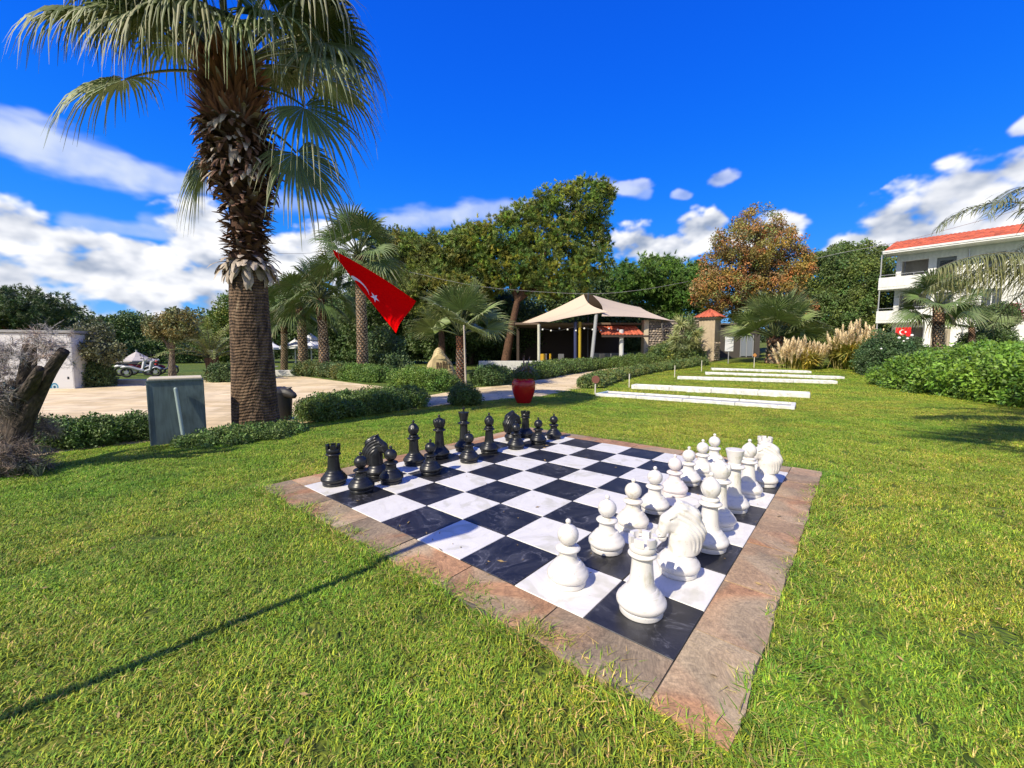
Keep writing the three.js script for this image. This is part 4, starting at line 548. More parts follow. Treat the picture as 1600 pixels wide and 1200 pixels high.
tree('leafy_tree', 'large olive green tree left of the white apartment building', null, -43, 1318, [[1322, 408, 42, 24], [1290, 436, 42, 36], [1336, 448, 38, 42], [1300, 488, 50, 38], [1345, 500, 30, 40], [1358, 398, 20, 16], [1268, 470, 28, 32], [1280, 525, 50, 26], [1345, 540, 34, 20], [1400, 440, 40, 40, -4], [1420, 500, 44, 44, -4]], { size: 0.7, dens: 2.4, col: [0.075, 0.115, 0.02], seed: 30, hue: 0.15 });
tree('pine_tree', 'dark spreading pine above the low white building', null, -40, 40, [[48, 480, 56, 22], [8, 476, 50, 26], [92, 500, 34, 16], [20, 502, 60, 20], [-60, 480, 60, 34]], { kind: 'pine', size: 0.9, dens: 1.5, col: [0.045, 0.075, 0.018], bm: barkRed, seed: 31 });
tree('leafy_tree', 'green tree behind the small parasol and the motorbikes', TB, -46, 195, [[205, 512, 36, 20], [172, 526, 34, 24], [232, 522, 24, 22], [192, 552, 46, 28], [148, 560, 32, 28], [255, 555, 40, 24]], { size: 0.85, col: [0.055, 0.10, 0.02], seed: 32 });
tree('round_tree', 'small olive brown pruned tree with pale forked trunk by the motorbikes', null, -20, 268, [[258, 510, 24, 15], [282, 497, 18, 11], [294, 514, 13, 13], [242, 517, 13, 11], [275, 520, 22, 10]], { kind: 'small', size: 0.30, dens: 1.6, col: [0.13, 0.125, 0.04], bm: barkPale, r0: 0.16, seed: 33, hue: 0.2 });
tree('olive_tree', 'grey green olive tree behind the bare pollard', null, -17, 140, [[140, 525, 24, 22], [120, 548, 18, 26], [160, 548, 24, 18], [140, 560, 30, 18]], { kind: 'small', size: 0.30, dens: 1.5, col: [0.085, 0.095, 0.04], bm: barkGrey, r0: 0.12, seed: 34, gap: 0.08 });
{ const r = rng(90); for (let i = 0; i < 24; i++) { const px = -420 + i * 105 + r() * 40, y = 508 + r() * 16; tree('leafy_tree', 'distant dark green tree closing the view behind the garden', 'far trees closing the view', -66 - r() * 10, px, [[px, y, 62, 22], [px - 45, y + 22, 48, 22], [px + 45, y + 20, 48, 24], [px, y + 40, 70, 20]], { size: 1.7, dens: 1.3, col: mul3([0.05, 0.08, 0.022], 0.8 + r() * 0.5), seed: 200 + i, r0: 0.3 }); } }

// --- hedges and shrubs
const A = (x, y) => gp(x, y);
hedge('hedge', 'low clipped dark hedge at the lawn edge between palm and path', null, [A(505, 655), A(560, 647), A(635, 636)], 0.95, 0.50, { size: 0.13, dens: 1.7, col: [0.062, 0.108, 0.018], seed: 2 });
shrub('shrub', 'small dark round bush at the path beside the red pot', 'shrub', null, [[A(726, 633).add(V3(0, 0.2, 0)), 0.40, 0.34, 0.36]], { size: 0.12, col: [0.055, 0.095, 0.018], seed: 3 });
hedge('hedge', 'low dark bush row between the bare pollard and the grey green box', null, [A(75, 702), A(130, 697), A(205, 686)], 0.75, 0.42, { size: 0.12, dens: 1.6, col: [0.058, 0.105, 0.018], seed: 4, gap: 0.2 });
const GH = 'clipped hedges along the far edge of the plaza';
hedge('hedge', 'bright boxy hedge in front of the tall fan palm', GH, [A(553, 594), A(592, 597)], 1.1, 0.72, { size: 0.18, col: [0.085, 0.15, 0.02], seed: 5, inner: 0.85 });
hedge('hedge', 'ragged lower hedge in front of the gazebo', GH, [A(478, 587), A(512, 588), A(540, 592)], 1.2, 0.68, { size: 0.22, col: [0.075, 0.105, 0.025], seed: 6, hue: 0.25 });
hedge('hedge', 'bright boxy hedge left of the stone with lettering', GH, [A(634, 606), A(660, 609), A(682, 610)], 1.05, 0.74, { size: 0.17, col: [0.09, 0.155, 0.02], seed: 7, inner: 0.85 });
shrub('shrub', 'tuft of green leaves at the foot of the staked palm', 'shrub', null, [[A(700, 606).add(V3(0, 0.15, 0)), 0.45, 0.3, 0.4], [A(762, 602).add(V3(0, 0.3, 0)), 0.6, 0.5, 0.5], [A(780, 598).add(V3(0, 0.3, 0)), 0.5, 0.4, 0.5]], { size: 0.2, col: [0.055, 0.10, 0.025], seed: 8 });
hedge('hedge', 'clipped hedge along the far side of the path below the pavilion', null, [A(835, 592), A(880, 584), A(935, 577), A(985, 572.5), A(1015, 570)], 1.3, 0.72, { size: 0.24, col: [0.06, 0.10, 0.018], seed: 9 });
hedge('hedge', 'low hedge between the path and the minigolf lanes', null, [A(922, 606.5), A(965, 592), A(1010, 583), A(1050, 577), A(1095, 571)], 0.8, 0.42, { size: 0.20, col: [0.085, 0.12, 0.026], seed: 10, hue: 0.2 });
shrub('shrub', 'broad green bush growing against the stone wall', 'shrub', null, [[A(1040, 566).add(V3(0, 0.5, 0)), 1.1, 0.9, 0.9], [A(1064, 566).add(V3(0, 0.5, 0)), 1.0, 0.8, 0.9], [A(1082, 565).add(V3(0, 0.4, 0)), 0.7, 0.6, 0.7]], { size: 0.32, col: [0.065, 0.105, 0.025], seed: 11, alt: [0.13, 0.16, 0.03] });
shrub('yucca', 'spiky yucca with drooping leaves beside the gate pillar', 'plant', null, [[at(1068, 505, -30), 0.55, 0.5, 0.5], [at(1080, 522, -29.6), 0.6, 0.6, 0.5], [at(1062, 532, -29.6), 0.55, 0.5, 0.5]], { kind: 'blade', size: 0.75, dens: 2.4, col: [0.13, 0.15, 0.05], core: null, inner: 0.2, seed: 12 });
part('trunk', tube([onGround(1071, -30).sub(scene.getObjectByName('yucca').position), at(1071, 535, -30).sub(scene.getObjectByName('yucca').position), at(1073, 505, -30).sub(scene.getObjectByName('yucca').position)], [0.12, 0.1, 0.08], 8), barkPale, scene.getObjectByName('yucca'));
{   // the big mound of glossy leaves at the right
  const bl = []; for (const [x, z, rx, h, rz] of [[17.0, -17.2, 1.5, 0.95, 1.5], [16.3, -15.6, 1.7, 1.25, 1.6], [17.8, -15.4, 2.0, 1.45, 2.0], [15.6, -13.6, 1.7, 1.38, 1.7], [17.4, -13.2, 2.2, 1.5, 2.0], [14.9, -11.8, 1.5, 1.38, 1.5], [16.6, -11.2, 2.2, 1.55, 1.9], [14.5, -10.2, 1.4, 1.36, 1.4], [16.4, -9.4, 2.2, 1.5, 1.8], [19.5, -14, 2.4, 1.5, 3]]) bl.push([V3(x, terr(x, z) + h * 0.30, z), rx, h * 0.78, rz]);
  shrub('hedge', 'broad rounded mound of glossy bright green leaves beside the lawn', 'hedge', null, bl, { size: 0.30, dens: 1.9, col: [0.095, 0.175, 0.016], seed: 13, inner: 0.85, hue: 0.1, vary: 0.4 });
}
shrub('rose_bush', 'dark green bush with a few white roses before the apartment terrace', 'shrub', null, [[onGround(1385, -22).add(V3(0, 0.8, 0)), 1.2, 1.4, 1.0], [onGround(1410, -22).add(V3(0, 0.7, 0)), 1.2, 1.2, 1.0], [onGround(1432, -21).add(V3(0, 0.6, 0)), 1.1, 0.9, 1.0], [onGround(1362, -23).add(V3(0, 0.7, 0)), 0.7, 1.0, 0.7]], { size: 0.28, dens: 1.4, col: [0.045, 0.085, 0.025], seed: 14, gap: 0.25, inner: 0.5 });
{ const g = scene.getObjectByName('rose_bush'), r = rng(3), s = new THREE.IcosahedronGeometry(0.055, 1); for (const [x, y] of [[1405, 528], [1412, 533], [1418, 529], [1377, 545], [1425, 524]]) { const m = part('rose', s, mat([0.78, 0.76, 0.72], 0.7), g); m.position.copy(at(x, y, -20.9)).sub(g.position); m.scale.setScalar(0.8 + r() * 0.6); } }
shrub('shrub', 'small pale grey green dome shrub at the back of the lawn', 'shrub', null, [[A(1338, 570).add(V3(0, 0.12, 0)), 0.42, 0.36, 0.4]], { size: 0.14, col: [0.14, 0.17, 0.11], seed: 15 });
shrub('bougainvillea', 'magenta flowering bougainvillea against the white apartment wall', 'shrub', null, [[at(1578, 492, -27), 0.55, 0.6, 0.5], [at(1566, 500, -27), 0.4, 0.4, 0.4]], { size: 0.26, col: [0.26, 0.035, 0.075], core: null, seed: 16, dens: 2, inner: 0.3 });
shrub('shrub', 'leafy green shrub in front of the white apartment wall', 'shrub', null, [[onGround(1545, -26).add(V3(0, 1.0, 0)), 1.3, 1.4, 1.0], [onGround(1520, -26).add(V3(0, 0.9, 0)), 0.9, 1.1, 0.8], [at(1560, 500, -26.6), 0.9, 0.9, 0.8]], { size: 0.34, col: [0.055, 0.09, 0.02], seed: 17, gap: 0.15 });
shrub('ground_cover', 'low leafy ground cover around the foot of the tall palm', 'plant', null, [[A(352, 690).add(V3(0, 0.02, 0)), 0.55, 0.17, 0.35], [A(400, 684).add(V3(0, 0.02, 0)), 0.55, 0.18, 0.32], [A(440, 676).add(V3(0, 0.02, 0)), 0.35, 0.17, 0.3], [A(305, 697).add(V3(0, 0, 0)), 0.3, 0.12, 0.2]], { size: 0.10, dens: 2, col: [0.075, 0.13, 0.025], seed: 18, core: null, gap: 0.4 });
shrub('shrub', 'round green bush at the far end of the plaza beside the olive tree', 'shrub', null, [[onGround(150, -17).add(V3(0, 0.3, 0)), 0.5, 0.6, 0.5], [onGround(134, -17.3).add(V3(0, 0.25, 0)), 0.4, 0.45, 0.4]], { size: 0.2, col: [0.05, 0.08, 0.02], seed: 19 });
shrub('shrub', 'green shrub below the young feather palm', 'shrub', null, [[onGround(345, -19.5).add(V3(0, 0.3, 0)), 0.6, 0.5, 0.5], [onGround(362, -19.5).add(V3(0, 0.2, 0)), 0.45, 0.35, 0.4]], { size: 0.22, col: [0.05, 0.085, 0.02], seed: 20 });
shrub('shrub', 'leafy green shrubs between the tall fan palm and the stone', 'shrub', null, [[onGround(600, -25).add(V3(0, 1.0, 0)), 1.2, 1.6, 1.0], [onGround(618, -24).add(V3(0, 0.5, 0)), 0.7, 0.8, 0.7]], { size: 0.35, col: [0.05, 0.085, 0.022], seed: 21, gap: 0.12 });
// --- pampas grass
for (const [px, z, wid, hp, label, seed, lean] of [[1252, -25.5, 34, 50, 'pampas grass clump with cream plumes beside the stout palm', 51, 0], [1332, -25.5, 42, 76, 'taller pampas grass clump with cream plumes before the olive green tree', 52, 6]]) {
  const b = onGround(px, z), g = thing('pampas_grass', label, 'plant', b, 0, 'pampas grass clumps'), r = rng(seed), k = PXM(z), sp = []; for (let i = 0; i < 130; i++) { const a = r() * TAU, d = Math.sqrt(r()) * wid * k * 0.5; sp.push([V3(Math.cos(a) * d, 0, Math.sin(a) * d * 0.8), hp * k * (0.42 + 0.25 * r())]); }
  scatter('leaves', g, 'blade', sp, [0.24, 0.22, 0.035], { seed, up: true, hue: 0.2 });
  const pl = []; { const t = new Tri(), q = rng(seed + 1); for (let i = 0; i < 90; i++) { const y = q(), a = q() * TAU, rr = 0.085 * Math.sin(Math.PI * (0.12 + 0.85 * y)), p = V3(0, y * 0.8, 0), d = V3(Math.cos(a) * rr * 1.9, 0.17, Math.sin(a) * rr * 1.9), s = V3(-Math.sin(a), 0, Math.cos(a)).multiplyScalar(0.028), c = mul3([0.80, 0.66, 0.42], 0.8 + q() * 0.5); t.tri(p.clone().sub(s), p.clone().add(s), p.clone().add(d), c); } pl.push(merge([t.geo(), paint(tube([V3(0, -1.5, 0), V3(0, 0.7, 0)], [0.012, 0.006], 4).toNonIndexed(), [0.45, 0.38, 0.14])])); }
  for (let i = 0; i < 60; i++) { const a = r() * TAU, d = Math.sqrt(r()), h = hp * k * (0.70 + 0.3 * r() - 0.18 * d), m = part('plume', pl[0], vcol(0.9), g); m.position.set(Math.cos(a) * d * wid * k * 1.0 + lean * k * r(), h - 0.75, Math.sin(a) * d * wid * k * 0.6); m.rotation.set(Math.sin(a) * d * 0.28, r() * 6, -Math.cos(a) * d * 0.30); const s = 0.85 + r() * 0.4; m.scale.set(s, s, s); }
}
// --- bare grey pollard at the left with its twigs, and the spiky clump below it
{
  const b = gp(28, 738), g = thing('pollard_tree', 'bare grey pollarded tree with stubby cut limbs and dense dry twigs', 'tree', b), L = (x, y, dz = 0) => at(x, y, b.z + dz).sub(b), k = PXM(b.z);
  part('trunk', tube(curve([L(20, 745), L(28, 700), L(36, 640), L(40, 600), L(45, 565), L(46, 538)], 20), Array.from({ length: 21 }, (_, i) => k * lerp(22, 7.5, Math.pow(i / 20, 0.5))), 14), barkDark, g);
  part('limb', tube(curve([L(30, 680), L(52, 632, 0.05), L(78, 580, 0.1), L(100, 548, 0.12)], 14), Array.from({ length: 15 }, (_, i) => k * lerp(11, 7, i / 14)), 12), barkDark, g);
  part('limb', tube(curve([L(25, 690), L(5, 640, -0.1), L(-20, 600, -0.15), L(-45, 565, -0.1)], 14), Array.from({ length: 15 }, (_, i) => k * lerp(12, 7, i / 14)), 12), barkDark, g);
  part('limb', tube(curve([L(38, 620, 0.1), L(55, 590, 0.25), L(62, 575, 0.3)], 10), Array.from({ length: 11 }, (_, i) => k * lerp(10, 5, i / 10)), 10), barkDark, g);
  const bl = [[L(95, 530), 30 * k, 18 * k, 0.2], [L(60, 540, 0.1), 34 * k, 20 * k, 0.25], [L(20, 555, 0.1), 34 * k, 24 * k, 0.3], [L(80, 560), 30 * k, 14 * k, 0.2], [L(-30, 560), 40 * k, 26 * k, 0.3], [L(0, 585), 30 * k, 18 * k, 0.25]];
  scatter('twigs', g, 'twig', fill(bl, 0.16, 0.65, 5, 0.12, 0.2), [0.34, 0.29, 0.26], { m: twigVM, seed: 5, hue: 0.06 });
  const g2 = shrub('dry_shrub', 'dry grey twiggy shrub at the foot of the pollarded tree', 'shrub', null, [[gp(20, 742).add(V3(0, 0.18, 0)), 0.36, 0.26, 0.3], [gp(-20, 742).add(V3(0, 0.2, 0)), 0.4, 0.34, 0.3], [at(5, 620, b.z + 0.15), 0.22, 0.25, 0.2], [at(68, 668, b.z - 0.2), 0.12, 0.22, 0.12]], { kind: 'twig', size: 0.16, dens: 1.5, col: [0.21, 0.18, 0.15], core: null, seed: 6, m: twigVM, inner: 0.2 }); void g2;
  const c = gp(52, 744), a = thing('agave', 'dark spiky agave clump at the edge of the lawn below the pollard', 'plant', c); scatter('leaves', a, 'blade', [[V3(0, 0, 0), 0.28], [V3(0.12, 0, 0.05), 0.24], [V3(-0.15, 0, 0.02), 0.26], [V3(-0.3, 0, 0.1), 0.24]], [0.045, 0.06, 0.035], { up: true, seed: 9 });
}

// ---------------------------------------------------------------- buildings
const plasterT = tex(256, 256, (u, v) => { const b = 0.94 + 0.10 * tn(u, v, 5, 131, 4) + 0.08 * tn(u, v, 50, 132, 2); return [b, b, b * 0.985]; });
const plaster = (c, r = 0.85) => mat(c, r, { map: plasterT });
const whiteWall = plaster([0.80, 0.80, 0.79]), darkMetal = mat([0.05, 0.05, 0.055], 0.5), greyMetal = mat([0.33, 0.34, 0.35], 0.45), steel = mat([0.55, 0.56, 0.57], 0.35, { metalness: 0.6 }), glass = mat([0.05, 0.06, 0.07], 0.08), woodDark = mat([0.05, 0.032, 0.022], 0.7), beige = plaster([0.42, 0.37, 0.28]);
function wallGeo(w, h, t, open = []) {                                    // wall from x = 0..w, y = 0..h, z = -t..0 with rectangular openings [x0, x1, y0, y1]
  const xs = [...new Set([0, w, ...open.flatMap((o) => [o[0], o[1]])])].sort((a, b) => a - b), ys = [...new Set([0, h, ...open.flatMap((o) => [o[2], o[3]])])].sort((a, b) => a - b), gs = [];
  for (let j = 0; j < ys.length - 1; j++) { let s = -1; for (let i = 0; i < xs.length; i++) { const cx = (xs[i] + xs[i + 1]) / 2, cy = (ys[j] + ys[j + 1]) / 2, hole = i === xs.length - 1 || open.some((o) => cx > o[0] && cx < o[1] && cy > o[2] && cy < o[3]); if (!hole && s < 0) s = i; if (hole && s >= 0) { gs.push(bx(xs[i] - xs[s], ys[j + 1] - ys[j], t, (xs[s] + xs[i]) / 2, (ys[j] + ys[j + 1]) / 2, -t / 2, 0.0005)); s = -1; } } }
  return merge(gs);
}
function tiledSlope(w, len, rise, period, seed, hip = 0) {                // barrel-tiled slope: x = 0..w, rising towards -z
  const t = new Tri(), r = rng(seed), rows = Math.round(len / 0.4), n = Math.round(w / period), H = (x, q) => rise * q + 0.05 * Math.abs(Math.sin(Math.PI * x / period));
  for (let i = 0; i < n; i++) for (let j = 0; j < rows; j++) { const c = mul3([0.50, 0.115, 0.055], 0.6 + r() * 0.7); for (let k = 0; k < 4; k++) { const P = (x, q, l) => { const ins = hip * q, X = lerp(ins, w - ins, x / w); return V3(X, H(x, q) + l, -len * q); }, x0 = (i + k / 4) * period, x1 = (i + (k + 1) / 4) * period, q0 = j / rows, q1 = (j + 1) / rows; t.quad(P(x0, q0, 0.025), P(x1, q0, 0.025), P(x1, q1, 0), P(x0, q1, 0), c); t.quad(P(x0, q0, -0.02), P(x1, q0, -0.02), P(x1, q0, 0.025), P(x0, q0, 0.025), c); } }
  return t.geo();
}
const tileM = vcol(0.8);
{   // apartment building at the right
  const z0 = -38, c = at(1402, 397, z0), O = V3(c.x, terr(c.x, z0), z0), H = c.y - O.y - 0.15, F = H / 3, g = thing('apartment_building', 'white three storey apartment building with balconies and red tiled roof', 'building', O, -0.845);
  const op = []; for (let f = 0; f < 3; f++) { op.push([0.35, 2.05, f * F + 0.1, f * F + F - 0.55], [2.55, 3.7, f * F + 0.1, f * F + F - 0.6]); for (const x of [5.2, 8.0, 10.8]) op.push([x, x + 1.2, f * F + 0.95, f * F + F - 0.6]); }
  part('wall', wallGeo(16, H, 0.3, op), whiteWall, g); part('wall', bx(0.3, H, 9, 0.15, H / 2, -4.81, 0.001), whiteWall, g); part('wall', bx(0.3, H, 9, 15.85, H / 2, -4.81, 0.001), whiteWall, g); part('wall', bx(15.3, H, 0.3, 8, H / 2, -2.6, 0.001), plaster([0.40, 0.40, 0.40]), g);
  for (let f = 0; f <= 3; f++) part('floor_slab', bx(15.3, 0.2, 2.1, 8, f * F + (f === 3 ? -0.12 : 0.0), -1.37, 0.001), whiteWall, g);
  for (const [x0, x1, y0, y1] of op) { if (x0 > 4) { const w = part('window', merge([bx(x1 - x0, 0.07, 0.06, (x0 + x1) / 2, y0 + 0.036, -0.12), bx(x1 - x0, 0.07, 0.06, (x0 + x1) / 2, y1 - 0.036, -0.12), bx(0.07, y1 - y0 - 0.15, 0.06, x0 + 0.036, (y0 + y1) / 2, -0.12), bx(0.07, y1 - y0 - 0.15, 0.06, x1 - 0.036, (y0 + y1) / 2, -0.12), bx(0.06, y1 - y0 - 0.15, 0.05, (x0 + x1) / 2, (y0 + y1) / 2, -0.12)]), mat([0.7, 0.7, 0.7], 0.5), g); part('pane', bx(x1 - x0 - 0.1, y1 - y0 - 0.1, 0.012, (x0 + x1) / 2, (y0 + y1) / 2, -0.13, 0.001), glass, w); part('sill', bx(x1 - x0 + 0.16, 0.06, 0.2, (x0 + x1) / 2, y0 - 0.034, 0.06), whiteWall, w); } else if (x0 > 2) { const d = part('door', bx(x1 - x0 - 0.02, y1 - y0 - 0.02, 0.05, (x0 + x1) / 2, (y0 + y1) / 2, -0.2), y0 < 1 ? beige : mat([0.16, 0.17, 0.16], 0.4), g); part('pane', bx((x1 - x0) * 0.7, (y1 - y0) * 0.6, 0.02, (x0 + x1) / 2, (y0 + y1) / 2 + 0.2, -0.185, 0.002), y0 < 1 ? beige : glass, d); } }
  for (let f = 1; f < 3; f++) { const y = f * F, b = part('balcony', merge([bx(3.4, 0.2, 1.5, 0.75, y - 0.05, 0.753, 0.01), bx(3.4, 0.85, 0.12, 0.75, y + 0.48, 1.45, 0.02), bx(0.12, 0.85, 1.36, -0.89, y + 0.48, 0.70, 0.02), bx(0.12, 0.85, 1.36, 2.39, y + 0.48, 0.70, 0.02)]), whiteWall, g); part('railing', merge([tube([V3(-0.9, y + 1.12, 1.45), V3(2.4, y + 1.12, 1.45)], 0.025, 6), ...[-0.9, 0.2, 1.3, 2.4].map((x) => tube([V3(x, y + 0.88, 1.45), V3(x, y + 1.12, 1.45)], 0.02, 6))]), steel, b); }
  part('post', tube([V3(-0.85, 0, 1.4), V3(-0.85, H, 1.4)], 0.05, 8), greyMetal, g);
  part('post', bx(0.28, F - 0.2, 0.28, 2.35, F / 2, 1.35, 0.01), whiteWall, g);
  part('eave', merge([bx(17.6, 0.14, 1.9, 8, H + 0.08, 0.65, 0.02), bx(17.6, 0.16, 0.06, 8, H + 0.22, 1.62, 0.01)]), whiteWall, g);
  const rf = part('roof', tiledSlope(17.6, 7, 2.05, 0.28, 5), tileM, g); rf.position.set(-0.8, H + 0.20, 1.58);
  part('drainpipe', tube([V3(4.4, 0, 0.08), V3(4.4, H - 0.1, 0.08)], 0.05, 8), steel, g); part('terrace', bx(6, 0.12, 3.4, 2.6, 0.03, 1.75, 0.01), mat([0.5, 0.47, 0.42], 0.8), g);
}
{   // low white building at the left with a blue mural
  const zc = -16, cr = onGround(113, zc), h = at(113, 516, zc).y - GROUND, L = 14, g = thing('painted_building', 'low white building with blue swirling mural behind the bare pollard', 'building', V3(cr.x, GROUND, zc), 0.32);
  part('wall', bx(L, h - 0.14, 1.6, -L / 2, (h - 0.14) / 2, -0.8, 0.01), whiteWall, g); part('parapet', bx(L + 0.12, 0.1, 1.72, -L / 2, h - 0.06, -0.8, 0.01), mat([0.30, 0.30, 0.29], 0.8), g);
  const cv = document.createElement('canvas'); cv.width = 1024; cv.height = 512; const c = cv.getContext('2d'); c.fillStyle = '#e6e6e6'; c.fillRect(0, 0, 1024, 512);
  const ring = (x, y, r, cols) => cols.forEach((k, i) => { c.fillStyle = k; c.beginPath(); c.arc(x, y, r * (1 - i / cols.length), 0, 7); c.fill(); });
  c.fillStyle = '#1f6f96'; c.beginPath(); c.moveTo(360, 512); c.quadraticCurveTo(470, 470, 560, 330); c.quadraticCurveTo(600, 240, 640, 330); c.quadraticCurveTo(700, 470, 860, 490); c.lineTo(870, 512); c.closePath(); c.fill();
  c.strokeStyle = '#163f5c'; c.lineWidth = 12; c.beginPath(); c.moveTo(590, 270); c.quadraticCurveTo(690, 400, 790, 470); c.quadraticCurveTo(840, 500, 860, 512); c.stroke();
  ring(560, 440, 58, ['#2f86ad', '#bcd3df', '#5fa6c4', '#1c4f70']); ring(700, 450, 72, ['#2f86ad', '#bcd3df', '#3d93b8', '#d3e0e6', '#1c4f70']); ring(830, 500, 40, ['#2f86ad', '#bcd3df', '#1c4f70']);
  c.strokeStyle = '#3b2f6e'; c.lineWidth = 34; c.beginPath(); c.moveTo(0, 260); c.quadraticCurveTo(120, 250, 190, 170); c.stroke(); c.strokeStyle = '#2f86ad'; c.lineWidth = 16; for (const [x, y] of [[80, 420], [220, 400], [300, 440]]) { c.beginPath(); c.arc(x, y, 46, 0, 5); c.stroke(); } c.fillStyle = '#15202b'; c.fillRect(966, 400, 22, 26);
  const t = new THREE.CanvasTexture(cv); t.colorSpace = THREE.SRGBColorSpace; const pl = part('mural', new THREE.PlaneGeometry(3.0, h - 0.3), mat([0.8, 0.8, 0.8], 0.85, { map: t }), g); pl.position.set(-1.53, (h - 0.3) / 2 + 0.05, 0.006);
}
// stones set into a wall face: x = 0..w, y = 0..h, standing proud of z = 0
function stones(w, h, s, seed, cols) { const r = rng(seed), gs = []; for (let y = 0; y < h; y += s * 0.75) for (let x = (Math.round(y / s) % 2) * s * 0.5; x < w; x += s) { const ww = s * (0.55 + 0.45 * r()), hh = s * 0.72 * (0.6 + 0.4 * r()); if (x + ww > w || y + hh > h) continue; const b = new THREE.IcosahedronGeometry(0.5, 1); b.scale(ww, hh, 0.12); b.rotateZ((r() - 0.5) * 0.6); b.translate(x + ww / 2, y + hh / 2, 0.0); gs.push(paint(b, mul3(cols[Math.floor(r() * cols.length)], 0.75 + 0.5 * r()))); } return merge(gs); }
const SC = [[0.38, 0.30, 0.22], [0.30, 0.24, 0.19], [0.45, 0.37, 0.28], [0.24, 0.20, 0.17]];
{   // pavilion under sail canopies
  const z = -32.5, O = onGround(900, z), g = thing('pavilion', 'open garden pavilion with cream sail canopies, coloured posts and red tiled awning', 'pavilion', O), L = (x, y, zz = z) => at(x, y, zz).sub(O), x0 = L(808, 560).x, x1 = L(1004, 560).x, top = L(900, 508).y, w = x1 - x0, xm = (x0 + x1) / 2;
  part('floor', bx(w, 0.24, 7.5, xm, 0.05, -3.6, 0.02), mat([0.28, 0.26, 0.23], 0.8), g); part('back_wall', bx(w, top, 0.2, xm, top / 2 + 0.1, -7.2, 0.01), woodDark, g); part('added_side_wall', bx(0.2, top, 5, x0 + 0.1, top / 2 + 0.1, -4.5, 0.01), woodDark, g); part('roof', bx(w + 0.3, 0.16, 7.4, xm, top + 0.1, -3.6, 0.02), mat([0.16, 0.11, 0.075], 0.8), g);  // flat roof and side wall are added to keep the interior dark
  function sail(a, b, c, d, sag) { const n = 14, t = new Tri(), P = (u, v, o) => { const p = a.clone().multiplyScalar((1 - u) * (1 - v)).addScaledVector(b, u * (1 - v)).addScaledVector(c, u * v).addScaledVector(d, (1 - u) * v), m = a.clone().add(b).add(c).add(d).multiplyScalar(0.25), e = Math.max(0, 1 - Math.min(4 * u * (1 - u), 1)) * 4 * v * (1 - v) + Math.max(0, 1 - 4 * v * (1 - v)) * 4 * u * (1 - u); p.lerp(m, 0.16 * e); p.y -= sag * 16 * u * (1 - u) * v * (1 - v); p.y += o; return p; }; for (let i = 0; i < n; i++) for (let j = 0; j < n; j++) for (const o of [0, -0.02]) t.quad(P(i / n, j / n, o), P((i + 1) / n, j / n, o), P((i + 1) / n, (j + 1) / n, o), P(i / n, (j + 1) / n, o), [1, 1, 1]); return t.geo(false); }
  const cloth = mat([0.56, 0.455, 0.345], 0.8, { side: THREE.DoubleSide });
  part('sail_canopy', sail(L(912, 460, -33), L(806, 508, -35), L(858, 503, -30.4), L(950, 487, -30.0), 0.15), cloth, g); part('sail_canopy', sail(L(926, 461, -33.2), L(940, 494, -29.8), L(1050, 501, -31.6), L(1000, 480, -37), 0.15), cloth, g); part('sail_canopy', sail(L(918, 458, -34), L(806, 506, -36), L(880, 486, -40), L(1000, 482, -39), 0.1), cloth, g);
  const post = (n, x, y0, y1, zz, r, m, dx = 0) => part(n, tube([L(x + dx, y1, zz).setY(0.0), L(x, y0, zz)], r, 10), m, g);
  post('post', 932, 490, 570, -30.4, 0.13, greyMetal, -9); post('post', 906, 503, 570, -31.2, 0.11, mat([0.42, 0.30, 0.02], 0.5), 0); post('post', 899, 503, 570, -31.2, 0.12, mat([0.035, 0.045, 0.12], 0.5)); post('post', 842, 507, 570, -31.2, 0.11, plaster([0.62, 0.60, 0.5])); post('post', 971, 515, 570, -31.0, 0.17, plaster([0.62, 0.62, 0.62])); post('mast', 919, 458, 520, -33.2, 0.06, darkMetal);
  const aw = part('awning', tiledSlope(L(1008, 0, -31).x - L(940, 0, -31).x, 2.6, 0.9, 0.26, 8), tileM, g); aw.position.copy(L(940, 523, -30.6)); part('awning_beam', bx(3.4, 0.14, 0.12, aw.position.x + 1.7, aw.position.y - 0.11, aw.position.z + 0.05), woodDark, g);
  const lw = part('low_wall', bx(L(876, 0, -30).x - L(744, 0, -30).x, 0.66, 0.2, (L(876, 0, -30).x + L(744, 0, -30).x) / 2, 0.36, 2.3, 0.02), plaster([0.66, 0.65, 0.61]), g); void lw;
  part('counter', bx(3.2, 1.05, 0.6, L(985, 0).x - 0.4, 0.7, -1.4, 0.02), mat([0.16, 0.17, 0.18], 0.5), g);
  const fr = part('festoon_cord', tube(curve([L(842, 512, -31), L(870, 517, -31), L(900, 511, -31), L(940, 517, -31), L(971, 516, -31)], 30), 0.015, 5), darkMetal, g); void fr;
  for (let i = 0; i < 10; i++) { const p = L(848 + i * 13, 515 + Math.sin(i * 2.1) * 2, -31), m = part('pendant_shade', new THREE.SphereGeometry(0.07, 10, 8), mat([0.75, 0.74, 0.70], 0.5), g); m.position.copy(p); }
  // chairs standing under the canopy
  const seatM = [mat([0.60, 0.36, 0.02], 0.6), mat([0.62, 0.60, 0.56], 0.6), mat([0.10, 0.10, 0.10], 0.6)];
